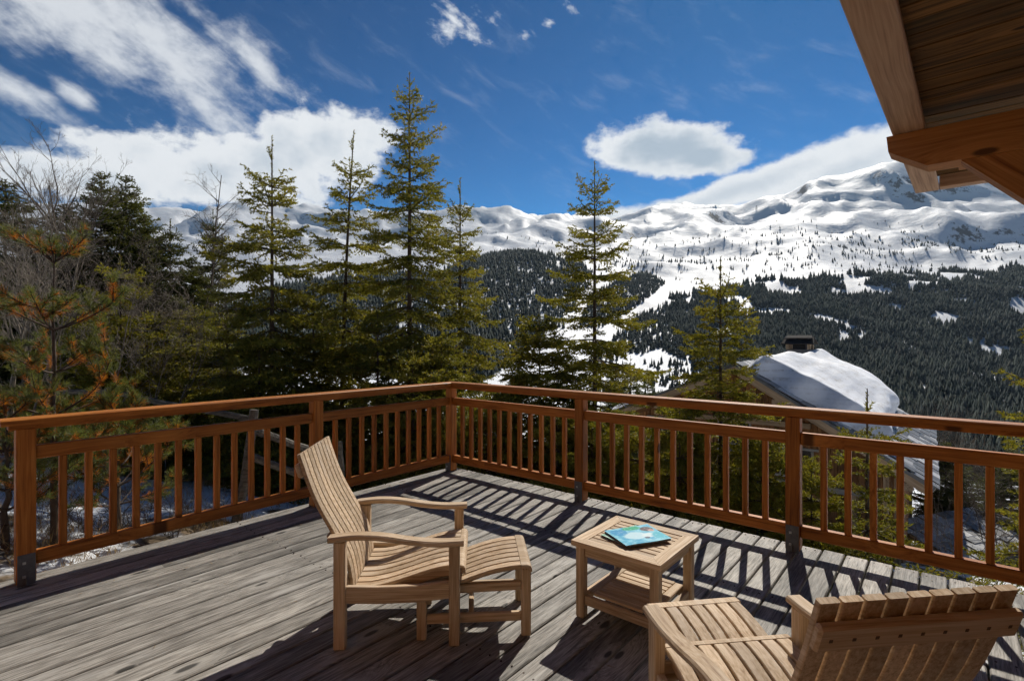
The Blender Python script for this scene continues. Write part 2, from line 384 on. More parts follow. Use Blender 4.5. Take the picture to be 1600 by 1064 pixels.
def fbm(x, y, o=5, seed=0, ridged=False, gain=.5):
    r = 0; a = 1.0
    for i in range(o):
        n = perlin(x * 2 ** i, y * 2 ** i, seed + i)
        r = r + a * ((1 - 2 * np.abs(n)) - .6 if ridged else n); a *= gain
    return r
UX, UY = .641, .768             # along the left rail, away from the camera
VX, VY = .768, -.641            # along the right rail, towards the camera's right
CX, CY = -.757, 6.456           # corner of the deck
PXK = np.array([-900, -300, 100, 350, 560, 700, 850, 930, 1000, 1080, 1150, 1220, 1300, 1400, 1500, 1600, 2000, 2600.])
YK = np.array([60, 120, 220, 400, 700, 1000, 1300, 1700, 2300, 3000, 3800, 4600, 7000.])
PYT = np.array([
 [600, 590, 575, 560, 525, 490, 455, 425, 395, 365, 330, 330, 420],
 [620, 610, 590, 570, 530, 490, 455, 425, 395, 365, 330, 330, 420],
 [640, 625, 605, 575, 530, 490, 455, 425, 398, 368, 328, 335, 420],
 [650, 640, 615, 580, 530, 488, 450, 422, 400, 372, 333, 345, 420],
 [670, 655, 630, 590, 540, 490, 445, 418, 398, 374, 341, 352, 425],
 [680, 668, 645, 605, 550, 497, 445, 412, 396, 375, 343, 355, 425],
 [690, 680, 660, 620, 565, 512, 452, 405, 394, 378, 347, 356, 425],
 [700, 690, 672, 635, 580, 528, 475, 428, 400, 378, 350, 345, 425],
 [705, 698, 685, 645, 590, 538, 488, 440, 405, 378, 346, 346, 425],
 [715, 712, 705, 665, 605, 548, 492, 442, 405, 370, 330, 345, 425],
 [725, 728, 725, 685, 620, 555, 492, 440, 402, 364, 325, 340, 425],
 [735, 742, 740, 700, 630, 560, 490, 436, 396, 352, 303, 335, 425],
 [745, 756, 755, 715, 640, 565, 488, 432, 390, 340, 282, 325, 425],
 [760, 772, 770, 725, 645, 565, 485, 427, 385, 332, 257, 315, 425],
 [770, 782, 778, 730, 648, 565, 482, 420, 380, 330, 274, 320, 425],
 [775, 790, 785, 735, 650, 562, 478, 415, 376, 332, 300, 330, 425],
 [780, 800, 790, 740, 650, 550, 462, 400, 362, 330, 320, 340, 425],
 [780, 800, 790, 740, 650, 540, 450, 390, 350, 325, 320, 340, 425.]])
def catmull(tab, x, knots):
    """rows of tab interpolated smoothly at x"""
    k = np.clip(np.searchsorted(knots, x) - 1, 0, len(knots) - 2)
    return k, np.clip((x - knots[k]) / (knots[k + 1] - knots[k]), 0, 1)
def far_z(px, Y):
    kx, fx = catmull(PYT, px, PXK); fx = fx * fx * (3 - 2 * fx)
    ky, fy = catmull(PYT, np.log(Y), np.log(YK))
    def row(k):
        def at(i, j): return PYT[np.clip(i, 0, len(PXK) - 1), np.clip(j, 0, len(YK) - 1)]
        a, b_, c_, d_ = (at(k, ky + o) for o in (-1, 0, 1, 2))
        return .5 * (2 * b_ + (c_ - a) * fy + (2 * a - 5 * b_ + 4 * c_ - d_) * fy ** 2 + (3 * b_ - a - 3 * c_ + d_) * fy ** 3)
    py = row(kx) * (1 - fx) + row(kx + 1) * fx
    return HC - (py - 532) / F * Y
def near_z(X, Y):
    u = (X - CX) * UX + (Y - CY) * UY; v = (X - CX) * VX + (Y - CY) * VY
    z = -1.2 - .25 * u + np.minimum(v, 0) * -.02
    z = z + .16 * fbm(X * .35, Y * .35, 4, 3)
    deckd = np.maximum(np.maximum(u - .3, -10 - u), np.maximum(-.3 - v, v - 8))
    cap = -.42 + .38 * np.maximum(deckd, 0)
    k = 8.0
    return -np.log(np.exp(-k * np.clip(z, -50, 50)) + np.exp(-k * np.clip(cap, -50, 50))) / k if np.ndim(z) == 0 else np.minimum(z, cap)
def height(X, Y):
    X = np.asarray(X, dtype=np.float64); Y = np.asarray(Y, dtype=np.float64)
    r = np.hypot(X, Y); az = np.clip(np.arctan2(X, Y), -R(64), R(64)); Ye = np.maximum(r * np.cos(az), 1.0)
    px = 800 + F * np.tan(az)
    zf = far_z(px, np.clip(Ye, 60, 7000))
    w = np.clip((r - 300) / 1500, 0, 1)
    amp = np.clip(r, 0, 4200)
    wx = X + 160 * perlin(X / 420, Y / 420, 71); wy = Y + 160 * perlin(X / 420 + 9, Y / 420, 72)
    hi = np.clip((r - 1700) / 1500, 0, 1)
    rel = fbm(wx / 1500 + 1.3, wy / 1500 + .4, 2, 15, True, .5) * .026 * amp * w * hi
    rel += fbm(wx / 640 + 3.1, wy / 640 + .7, 5, 11, True, .45) * (.011 + .014 * hi) * amp * w
    rel += fbm(wx / 260, wy / 260, 4, 31, False, .42) * .007 * amp * w
    rel += fbm(X / 60, Y / 60, 3, 51) * 3.0 * np.clip((r - 80) / 300, 0, 1)
    zf = zf + rel * np.where(r > 4400, .4, 1)
    s = np.clip((r - 30) / 70, 0, 1); s = s * s * (3 - 2 * s)
    return near_z(X, Y) * (1 - s) + zf * s
az = np.concatenate([np.linspace(-180, -66, 39)[:-1], np.linspace(-66, 66, 460), np.linspace(66, 180, 39)[1:-1]])
az = np.radians(az)
rr = np.concatenate([[0.4], np.exp(np.linspace(np.log(1.2), np.log(60), 70)), np.exp(np.linspace(np.log(62), np.log(900), 60)), np.exp(np.linspace(np.log(910), np.log(5200), 150)), np.exp(np.linspace(np.log(5300), np.log(9000), 12))])
A, RR = np.meshgrid(az, rr)
X = RR * np.sin(A); Y = RR * np.cos(A); Z = height(X, Y)
nr, na = A.shape
Z_ALL_MIN = Z.min(); print('terrain z', Z.min(), Z.max())
V = np.stack([X, Y, Z], -1).reshape(-1, 3)
i, j = np.meshgrid(np.arange(nr - 1), np.arange(na), indexing='ij'); j2 = (j + 1) % na
Q = np.stack([i * na + j, i * na + j2, (i + 1) * na + j2, (i + 1) * na + j], -1).reshape(-1, 4)
Q = Q[:, ::-1]
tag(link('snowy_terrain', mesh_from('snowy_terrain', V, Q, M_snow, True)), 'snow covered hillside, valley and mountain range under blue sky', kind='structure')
def gz(x, y): return float(height(np.array([x]), np.array([y]))[0])

# ------------------------------------------------------------------ forests on the far slopes
rng = np.random.default_rng(7)
def inpoly(px, py, poly):
    c = np.zeros(px.shape, bool); n = len(poly)
    for k in range(n):
        x0, y0 = poly[k]; x1, y1 = poly[(k + 1) % n]
        cond = ((y0 > py) != (y1 > py)) & (px < (x1 - x0) * (py - y0) / (y1 - y0 + 1e-9) + x0); c ^= cond
    return c
def far_tree_mesh(pos, hgt, tiers=3, sides=6, seed=1):
    """joined little conifers: ragged stacked cones"""
    g = np.random.default_rng(seed); N = len(pos)
    Vs, Fs = [], []; base = 0
    for ti in range(tiers):
        z0 = .06 + .84 / (tiers + .3) * ti; z1 = min(1.0, z0 + 1.5 / (tiers + .5)) if ti < tiers - 1 else 1.0
        rad = .20 * (1 - ti / (tiers + .6))
        an = np.arange(sides) * 2 * np.pi / sides
        if ti == 0: fat = g.uniform(.6, 1.5, (N, 1)) if N > 1 else np.ones((1, 1))
        a = an[None] + g.uniform(0, 6.28, (N, 1)); rr_ = rad * fat * g.uniform(.55, 1.4, (N, sides)) * hgt[:, None]
        ring = np.stack([pos[:, :1] + rr_ * np.cos(a), pos[:, 1:2] + rr_ * np.sin(a), pos[:, 2:3] + (z0 + g.uniform(-.04, .04, (N, sides))) * hgt[:, None]], -1)
        tip = pos + np.stack([g.normal(0, .012, N) * hgt, g.normal(0, .012, N) * hgt, z1 * hgt], -1)
        Vv = np.concatenate([ring, tip[:, None]], 1).reshape(-1, 3); k = np.arange(sides)
        f = np.stack([k, (k + 1) % sides, np.full(sides, sides)], -1)[None] + (np.arange(N) * (sides + 1))[:, None, None]
        Vs.append(Vv); Fs.append(f.reshape(-1, 3) + base); base += len(Vv)
    return np.concatenate(Vs), np.concatenate(Fs)
RIGHT = [(1040, 480), (1075, 458), (1150, 446), (1250, 436), (1330, 428), (1420, 430), (1500, 416), (1600, 416), (2000, 395), (2000, 800), (1180, 800), (1120, 640), (1085, 575), (1060, 530), (1045, 505)]
LEFT = [(-300, 500), (200, 490), (380, 480), (440, 446), (560, 432), (690, 424), (745, 400), (800, 384), (850, 402), (900, 408), (925, 432), (905, 470), (884, 500), (850, 536), (770, 590), (700, 640), (-300, 660)]
MID1 = [(905, 512), (920, 465), (955, 445), (1005, 425), (1040, 442), (1012, 468), (965, 500), (940, 512)]
MID2 = [(955, 532), (998, 494), (1050, 474), (1080, 500), (1095, 565), (1060, 560), (1030, 545), (1000, 556), (970, 548)]
CLEAR = [(1148, 468, 22, 7), (1205, 486, 34, 5), (1165, 480, 12, 14), (1590, 478, 16, 14), (1318, 528, 10, 12), (1440, 612, 8, 10), (1130, 520, 20, 8), (1500, 470, 18, 4), (1075, 470, 12, 6), (1395, 480, 20, 4)]
def project(X, Y, Z): return 800 + F * X / Y, 532 - F * (Z - HC) / Y
def scatter(n, pxa, pxb, ya, yb, seed):
    g = np.random.default_rng(seed)
    px = g.uniform(pxa, pxb, n); Y = np.sqrt(g.uniform(ya ** 2, yb ** 2, n)); X = (px - 800) / F * Y
    Z = height(X, Y); return X, Y, Z, *project(X, Y, Z), g
groups = []
X, Y, Z, px, py, g = scatter(58000, 1030, 1720, 330, 1900, 5)
jx, jy = 16 * fbm(X / 90, Y / 90, 3, 61), 14 * fbm(X / 90, Y / 90, 3, 62)
ok = inpoly(px + jx, py + jy, RIGHT)
for cx, cy, rx, ry in CLEAR: ok &= ((px - cx) / rx) ** 2 + ((py - cy) / ry) ** 2 > g.uniform(.7, 1.3, len(px))
dn = fbm(X / 120, Y / 120, 3, 77)
ok &= dn > -.40 + .55 * np.clip((470 - py) / 40, 0, 1)
groups.append((X[ok], Y[ok], Z[ok], (8 + 17 * g.random(ok.sum()) ** 1.6) * (1 + .5 * fbm(X[ok] / 60, Y[ok] / 60, 2, 41))))
X, Y, Z, px, py, g = scatter(38000, -250, 935, 450, 2000, 6)
jx, jy = 14 * fbm(X / 90, Y / 90, 3, 63), 12 * fbm(X / 90, Y / 90, 3, 64)
ok = inpoly(px + jx, py + jy, LEFT) & (fbm(X / 120, Y / 120, 3, 78) > -.5)
groups.append((X[ok], Y[ok], Z[ok], 10 + 14 * g.random(ok.sum()) ** 1.4))
X, Y, Z, px, py, g = scatter(9000, 900, 1100, 500, 2000, 8)
ok = (inpoly(px, py, MID1) | inpoly(px, py, MID2)) & (g.random(len(px)) < .8)
groups.append((X[ok], Y[ok], Z[ok], g.uniform(11, 18, ok.sum())))
GX, GY, GZ, GH = (np.concatenate(a) for a in zip(*groups))
pos = np.stack([GX, GY, GZ - .5], -1)
Vf, Ff = far_tree_mesh(pos, GH, 2, 5)
tag(link('far_forest', mesh_from('far_forest', Vf, Ff, M_far)), 'dark conifer forest covering the far valley slopes', kind='stuff')
# scattered trees of the snow bowl: the largest as individuals, the rest one mass
X, Y, Z, px, py, g = scatter(42000, 560, 1700, 900, 3000, 9)
w = .05 + .5 * np.exp(-((px - 1330) / 190) ** 2 - ((py - 398) / 24) ** 2) + .35 * np.exp(-((px - 1010) / 70) ** 2 - ((py - 420) / 22) ** 2) + .28 * np.exp(-((px - 1480) / 120) ** 2 - ((py - 375) / 14) ** 2)
cl = fbm(X / 70, Y / 70, 3, 91)
ok = (py > 345) & (py < 445) & ~inpoly(px, py, RIGHT) & ~inpoly(px, py, LEFT) & (g.random(len(px)) < w * np.clip(.03 + 3.4 * cl, 0, 1.4))
X, Y, Z, px, py = (a[ok] for a in (X, Y, Z, px, py)); hh = g.uniform(7, 19, len(X))
X2, Y2, Z2, px2, py2, g2 = scatter(6000, 930, 1110, 150, 900, 12)      # groups beside the lower pistes
ok2 = (fbm(X2 / 40, Y2 / 40, 3, 93) > .10) & (py2 > 500) & (py2 < 640) & (g2.random(len(X2)) < .16)
X = np.concatenate([X, X2[ok2]]); Y = np.concatenate([Y, Y2[ok2]]); Z = np.concatenate([Z, Z2[ok2]]); hh = np.concatenate([hh, g2.uniform(8, 15, ok2.sum())])
order = np.argsort(-hh / Y); hi_ = order[Y[order] >= 900]; lo_ = order[Y[order] < 900]
ind = np.concatenate([hi_[:150], lo_[:70]]); rest = np.concatenate([hi_[150:], lo_[70:]])
if len(rest):
    Vf, Ff = far_tree_mesh(np.stack([X[rest], Y[rest], Z[rest] - .4], -1), hh[rest], 2, 5, 3)
    tag(link('snow_bowl_conifers', mesh_from('snow_bowl_conifers', Vf, Ff, M_far)), 'tiny dark conifers dotted over the high snow bowl', kind='stuff')
protos = []
for k in range(4):
    Vf, Ff = far_tree_mesh(np.zeros((1, 3)), np.ones(1), 4, 8, 20 + k); protos.append(mesh_from('conifer_shape', Vf, Ff, M_far))
for q, k in enumerate(ind):
    o = link('distant_conifer', protos[q % 4]); o.location = (X[k], Y[k], Z[k] - .4); s = hh[k]; o.scale = (s, s, s); o.rotation_euler = (0, 0, q)
    low = Y[k] < 900
    if low: tag(o, 'dark conifer on the lower snow slope left of the chalet roof', 'tree', 'conifers beside the lower pistes')
    else: tag(o, 'small dark conifer standing apart on the open snow slope below the ridge', 'tree', 'conifers scattered on the open snow slope')

# ------------------------------------------------------------------ deck
U = Vector((UX, UY, 0)); VV = Vector((VX, VY, 0)); C0 = Vector((CX, CY, 0)); UP = Vector((0, 0, 1))
def D(a, b, z=0.0): return C0 + U * a + VV * b + UP * z          # deck coordinates: a along left rail, b along right rail
rnd = random.Random(4)
deck = empty('timber_deck', D(0, 0)); tag(deck, 'weathered grey plank deck of the chalet terrace', 'deck')
PITCH = .148
def rel(p): return Vector(p) - C0
b0 = -.15
for k in range(52):
    b_ = b0 + PITCH * k; a1 = .15 + rnd.uniform(-.006, .006)
    cut = rnd.uniform(-7, -2.2) if k > 14 and rnd.random() < .35 else None
    dz = rnd.uniform(-.0025, .0025)
    w = PITCH - rnd.uniform(.009, .014)
    def plank(aa, ab):
        bar('deck_board', rel(D(aa, b_ + PITCH / 2, -.016 + dz)), rel(D(ab, b_ + PITCH / 2, -.016 + dz + rnd.uniform(-.001, .001))), w, .032, M_deck, deck, bev=.006)
    plank(-9.5, a1)
for aj in (-8.5, -6.5, -4.5, -2.5, -.9, .10): bar('joist', rel(D(aj, -.10, -.125)), rel(D(aj, 7.4, -.125)), .06, .18, M_log, deck)
bar('rim_joist', rel(D(-9.5, -.115, -.13)), rel(D(.05, -.115, -.13)), .05, .19, M_log, deck)
for a_, b_ in ((.0, .1), (0, 2.5), (0, 5), (-3, .1), (-6, .1)):
    p = D(a_ - .05, b_); bar('support_post', rel((p.x, p.y, gz(p.x, p.y) - .3)), rel((p.x, p.y, -.22)), .14, .14, M_log, deck, up=U)
seg_v, seg_f = [], []
for k in range(52):
    for aj in (-8.5, -6.5, -4.5, -2.5, -.9, .10):
        for off in (.035, PITCH - .04):
            c_ = rel(D(aj + rnd.uniform(-.012, .012), b0 + PITCH * k + off + rnd.uniform(-.006, .006), .0035)); n0 = len(seg_v)
            for q in range(6): seg_v.append(c_ + Vector((.0055 * math.cos(q * 1.047), .0055 * math.sin(q * 1.047), 0)))
            for q in range(6): seg_v.append(c_ + Vector((.0055 * math.cos(q * 1.047), .0055 * math.sin(q * 1.047), -.006)))
            seg_f.append([n0 + q for q in range(6)])
            for q in range(6): seg_f.append([n0 + q, n0 + 6 + q, n0 + 6 + (q + 1) % 6, n0 + (q + 1) % 6])
tag(link('deck_screws', mesh_from('deck_screws', seg_v, seg_f, simple('rusty_screw', (.05, .035, .025), .6, .4)), deck), kind='stuff')

# ------------------------------------------------------------------ railing
rail = empty('deck_railing', C0); tag(rail, 'orange brown wooden railing with balusters round the deck corner', 'railing')
def post(a, b, corner=False):
    o = bar('post', rel(D(a, b, .012)), rel(D(a, b, 1.035)), .10, .10, M_rail, rail, up=U, bev=.006)
    Mi = o.matrix_basis.inverted()
    def sub(name, p0, p1, w, h, mat):
        s = bar(name, p0, p1, w, h, mat, None, up=U, bev=.002); Ml = s.matrix_basis.copy(); s.parent = o; s.matrix_basis = Mi @ Ml
    zin = .205
    for s_ in (-1, 1):
        if abs(a) < .01: sub('steel_bracket', rel(D(a + s_ * .0535, b, .0)), rel(D(a + s_ * .0535, b, zin)), .09, .006, M_zinc)
        else: sub('steel_bracket', rel(D(a, b + s_ * .0535, .0)), rel(D(a, b + s_ * .0535, zin)), .006, .09, M_zinc)
        for zb in (.06, .15):
            if abs(a) < .01: sub('bolt', rel(D(a + s_ * .056, b - .012, zb)), rel(D(a + s_ * .064, b - .012, zb)), .018, .018, M_bolt)
            else: sub('bolt', rel(D(a - .012, b + s_ * .056, zb)), rel(D(a - .012, b + s_ * .064, zb)), .018, .018, M_bolt)
    if abs(a) < .01: sub('base_plate', rel(D(a - .07, b, .004)), rel(D(a + .07, b, .004)), .11, .008, M_zinc)
    else: sub('base_plate', rel(D(a, b - .07, .004)), rel(D(a, b + .07, .004)), .11, .008, M_zinc)
LP = [0, -1.806, -3.895]; RP = [0, 1.896, 3.821, 5.75]
for a_ in LP[1:]: post(a_, 0)
for b_ in RP: post(0, b_)
# top rail: moulded cap over a deeper under-rail; caps mitred at the corner
def cap(pa, pb, sx_):
    pts = [(-.072, .014), (-.064, .021), (-.03, .023), (.03, .023), (.064, .021), (.072, .014), (.072, -.021), (-.072, -.021)]
    return pts
zt = 1.082
def mould(name, e0, e1, side, m0, m1):
    """cap rail from e0 to e1; side = horizontal unit vector; m0/m1 mitre slopes"""
    V = []; d = (e1 - e0).normalized()
    for e, m in ((e0, m0), (e1, m1)):
        for s_, z_ in cap(0, 0, 0): V.append(e + side * s_ + d * (m * s_) + UP * z_)
    n = 8; Fc = [list(range(n)), list(range(2 * n - 1, n - 1, -1))] + [[i_, (i_ + 1) % n, n + (i_ + 1) % n, n + i_] for i_ in range(n)]
    # local frame with x along the rail so that the grain follows it
    M = Matrix((d, side, d.cross(side))).transposed().to_4x4(); M.translation = (e0 + e1) / 2
    Mi = M.inverted(); me = mesh_from(name, [Mi @ v for v in V], Fc, M_rail)
    import bmesh
    bm = bmesh.new(); bm.from_mesh(me); bmesh.ops.recalc_face_normals(bm, faces=bm.faces); bm.to_mesh(me); bm.free()
    return link(name, me, rail, M)
mould('cap_rail', rel(D(-4.02, 0, zt)), rel(D(0, 0, zt)), VV, 0, -.985)
mould('cap_rail', rel(D(0, 0, zt)), rel(D(0, 6.2, zt)), U, -.985 * -1 * -1, 0)
bar('under_rail', rel(D(-3.98, 0, 1.044)), rel(D(-.052, 0, 1.044)), .085, .034, M_rail, rail)
bar('under_rail', rel(D(0, -.04, 1.0435)), rel(D(0, 6.1, 1.0435)), .086, .033, M_rail, rail)
def bay(pa, pb, n, left):
    f = (lambda t, z: rel(D(t, 0, z))) if left else (lambda t, z: rel(D(0, t, z)))
    s = 1 if pb > pa else -1; p, q = pa + s * .0505, pb - s * .0505
    bar('mid_rail', f(p, .868), f(q, .868), .055, .092, M_rail, rail, bev=.006)
    bar('bottom_rail', f(p, .160), f(q, .160), .06, .088, M_rail, rail, bev=.006)
    for k in range(n):
        t_ = p + (q - p) * (k + 1) / (n + 1)
        bar('baluster', f(t_, .204), f(t_, .822), .042, .042, M_rail, rail, up=U, bev=.004)
bay(LP[0], LP[1], 10, True); bay(LP[1], LP[2], 13, True)
bay(RP[0], RP[1], 11, False); bay(RP[1], RP[2], 11, False); bay(RP[2], RP[3], 11, False)

# ------------------------------------------------------------------ furniture
M_plug = simple('dark_wood_plug', (.09, .05, .025), .7)
def make_chair(loc, ang):
    c = empty('lounge_chair', loc, ang); c.scale = (1, 1.06, 1)
    for s in (-1, 1):
        bar('front_leg', (0, s * .288, 0), (0, s * .288, .53), .045, .058, M_teak, c, up=(1, 0, 0), bev=.005)
        bar('rear_leg', (-.597, s * .288, 0), (-.597, s * .288, .562), .045, .062, M_teak, c, up=(1, 0, 0), bev=.005)
        arm = spline([(-.655, s * .292, .590), (-.52, s * .292, .603), (-.38, s * .292, .596), (-.22, s * .292, .570), (-.08, s * .292, .557), (.05, s * .292, .560)], 16)
        sweep('armrest', arm, (0, 1, 0), .066, .029, M_teak, c, bev=.007)
        sr = [(-.567, s * .285, .325), (-.4, s * .285, .318), (-.2, s * .285, .320), (-.03, s * .285, .335)]
        sweep('side_rail', sr, (0, 1, 0), .030, .088, M_teak, c)
    seat = [(-.535, .298), (-.45, .300), (-.34, .322), (-.22, .358), (-.11, .390), (-.02, .404), (.016, .404)]
    n = 8
    for k in range(n):
        y = (k - (n - 1) / 2) * .0635
        sweep('seat_slat', spline([(x, y, z) for x, z in seat], 14), (0, 1, 0), .053, .017, M_teak, c, bev=.003)
    for s in (-1, 1): sweep('seat_support', spline([(x, s * .225, z) for x, z in seat[:-1]], 12), (0, 1, 0), .026, .045, M_teak, c, off=-.0175)
    nose = [(.018, 0, .406), (.036, 0, .407), (.050, 0, .401), (.058, 0, .386), (.059, 0, .362)]
    sweep('front_slat', nose, (0, 1, 0), .525, .020, M_teak, c, bev=.003)
    bar('front_apron', (.0, -.265, .325), (.0, .265, .325), .024, .075, M_teak, c)
    bar('rear_apron', (-.597, -.265, .275), (-.597, .265, .275), .026, .07, M_teak, c)
    back = [(-.538, .285), (-.545, .36), (-.566, .45), (-.604, .535), (-.652, .62), (-.715, .735), (-.765, .854), (-.818, 1.012)]
    nb_ = 9
    for k in range(nb_):
        y = (k - (nb_ - 1) / 2) * .0566
        pts = spline([(x, y, z) for x, z in back], 18)
        sweep('back_slat', pts, (0, 1, 0), .0505, .019, M_teak, c, bev=.003)
    # battens behind the slats
    def batten(i0, w, th=.026):
        x0, z0 = back[i0]; x1, z1 = back[min(i0 + 1, len(back) - 1)]
        tx, tz = x1 - x0, z1 - z0; l = math.hypot(tx, tz); tx /= l; tz /= l
        nx, nz_ = -tz, tx
        if nx > 0: nx, nz_ = -nx, -nz_
        px_, pz_ = (x0 + x1) / 2 + nx * (.019 + th / 2 + .002), (z0 + z1) / 2 + nz_ * (.019 + th / 2 + .002)
        bar('back_batten', (px_, -.258, pz_), (px_, .258, pz_), w, th, M_teak, c, up=(nx, 0, nz_), bev=.007)
        for k in range(9):
            y = (k - 4) * .0566; q0 = Vector((px_ + nx * th / 2, y, pz_ + nz_ * th / 2)); bar('plug', q0, q0 + Vector((nx, 0, nz_)) * .0012, .009, .009, M_plug, c, up=(0, 1, 0), bev=.0003)
    batten(6, .075); batten(3, .055); batten(0, .05)
    return c
def make_stool(loc, ang):
    c = empty('footstool', loc, ang)
    for s in (-1, 1):
        bar('tall_leg', (0, s * .19, 0), (0, s * .19, .368), .044, .052, M_teak, c, up=(1, 0, 0), bev=.005)
        bar('short_leg', (-.568, s * .19, 0), (-.568, s * .19, .262), .044, .052, M_teak, c, up=(1, 0, 0), bev=.005)
        bar('side_rail', (-.541, s * .19, .262), (-.027, s * .19, .272), .026, .046, M_teak, c)
        bar('stretcher', (-.541, s * .19, .105), (-.027, s * .19, .105), .026, .048, M_teak, c)
    for x, z in ((-.568, .235), (0, .32)): bar('cross_rail', (x, -.167, z), (x, .167, z), .024, .05, M_teak, c)
    bar('cross_stretcher', (-.3, -.176, .105), (-.3, .176, .105), .03, .03, M_teak, c)
    top = [(-.585, .284), (-.50, .286), (-.40, .304), (-.30, .338), (-.20, .368), (-.10, .386), (-.03, .391)]
    n = 7
    for k in range(n):
        y = (k - (n - 1) / 2) * .0625
        sweep('slat', spline([(x, y, z) for x, z in top], 14), (0, 1, 0), .053, .017, M_teak, c, bev=.003)
    for s in (-1, 1): sweep('slat_support', spline([(x, s * .155, z) for x, z in top], 12), (0, 1, 0), .024, .03, M_teak, c, off=-.0175)
    nose = [(-.028, 0, .393), (.006, 0, .393), (.022, 0, .388), (.030, 0, .374), (.031, 0, .355)]
    sweep('end_slat', nose, (0, 1, 0), .445, .020, M_teak, c, bev=.003)
    return c
tag(make_chair((-.325, 3.065, .003), R(3.5)), 'teak slatted lounge chair facing right in the middle of the deck', 'chair')
tag(make_stool((.062, 3.045, .003), R(4.5)), 'teak footstool tucked under the chair in the middle of the deck', 'footstool')
tag(make_chair((.868, 2.062, .003), R(97.5)), 'teak slatted lounge chair seen from behind, cut by the bottom right of the photo', 'chair')
tag(make_stool((.85, 2.43, .003), R(98.5)), 'teak footstool pushed against the side table, in front of the right chair', 'footstool')

tb = empty('side_table', (.7335, 3.074, .003), math.atan2(VY, VX)); tag(tb, 'square teak side table with slatted top and lower shelf', 'table')
S = .275; fw = .072
for q in range(4):
    Mq = Matrix.Rotation(q * math.pi / 2, 4, 'Z')
    e = .0008
    poly = [(-S + e, -S, .418), (S - e, -S, .418), (S - fw - e, -S + fw, .418), (-S + fw + e, -S + fw, .418)]
    prism('top_frame', poly, (0, 0, .030), M_teak, tb, Mq)
    bar('leg', Mq @ Vector((-S + .045, -S + .045, 0)), Mq @ Vector((-S + .045, -S + .045, .418)), .052, .052, M_teak, tb, up=(1, 0, 0), bev=.005)
    bar('apron', Mq @ Vector((-S + .072, -S + .045, .387)), Mq @ Vector((S - .072, -S + .045, .387)), .024, .058, M_teak, tb)
    bar('shelf_rail', Mq @ Vector((-S + .072, -S + .045, .105)), Mq @ Vector((S - .072, -S + .045, .105)), .028, .055, M_teak, tb)
inn = S - fw; n = 8
for k in range(n):
    y = -inn + (k + .5) * 2 * inn / n
    bar('top_slat', (-inn - .004, y, .434), (inn + .004, y, .434), 2 * inn / n - .0075, .020, M_teak, tb, bev=.003)
for s in (-1, 1): bar('shelf_frame', (s * (S - .095), -S + .062, .1445), (s * (S - .095), S - .062, .1445), .05, .018, M_teak, tb)
n = 9; inn = S - .05
for k in range(n):
    y = -inn + (k + .5) * 2 * inn / n
    bar('shelf_slat', (-S + .122, y, .145), (S - .122, y, .145), 2 * inn / n - .008, .017, M_teak, tb, bev=.003)

# magazines: a stack of pages between printed covers
def cover_mat(name, kind):
    m, t, b = mat_new(name); tc = t.n('ShaderNodeTexCoord').outputs['Object']
    n1 = t.noise(t.vmul(tc, (1, 1.6, 1)), 14, 4, .6); n2 = t.noise(tc, 60, 3); s_ = t.n('ShaderNodeSeparateXYZ', inp={0: tc}); xx, yy = s_.outputs[0], s_.outputs[1]
    def blob(x, y, rx, ry, soft=.35):
        a = t.m('DIVIDE', t.m('SUBTRACT', xx, x), rx); c_ = t.m('DIVIDE', t.m('SUBTRACT', yy, y), ry)
        d = t.m('ADD', t.m('ADD', t.m('MULTIPLY', a, a), t.m('MULTIPLY', c_, c_)), t.m('MULTIPLY', t.m('SUBTRACT', n1, .5), 1.4))
        return t.smooth(d, 1 + soft, 1 - soft)
    if kind == 0:
        c = t.mix(t.smooth(n1, .35, .65), (.05, .40, .62), (.28, .68, .80))
        c = t.mix(blob(-.02, -.01, .07, .05), c, (.55, .78, .85))
        c = t.mix(blob(-.09, .06, .055, .05), c, (.04, .33, .60))
        c = t.mix(blob(.02, .095, .06, .03), c, (.03, .42, .22))
        c = t.mix(blob(.10, .055, .04, .035, .2), c, (.13, .085, .075))
        c = t.mix(blob(.115, .03, .02, .016, .2), c, (.55, .33, .26))
        c = t.mix(blob(.07, -.03, .06, .03), c, (.72, .86, .88))
        c = t.mix(blob(.03, -.06, .018, .012, .2), c, (.10, .11, .16))
        c = t.mix(blob(.12, -.055, .05, .06), c, (.07, .50, .62))
        c = t.mix(t.m('MULTIPLY', t.smooth(n2, .5, .7), .25), c, (.85, .92, .95))
    else:
        c = t.mix(t.smooth(n1, .4, .65), (.30, .55, .38), (.62, .76, .66))
    t.link(c, b.inputs['Base Color']); b.inputs['Roughness'].default_value = .28; b.inputs['Specular IOR Level'].default_value = .5
    return m
M_cov = [cover_mat('sea_cover_print', 0), cover_mat('green_cover_print', 1)]
M_page = simple('page_edges', (.16, .16, .17), .8, 0, 80, .3)
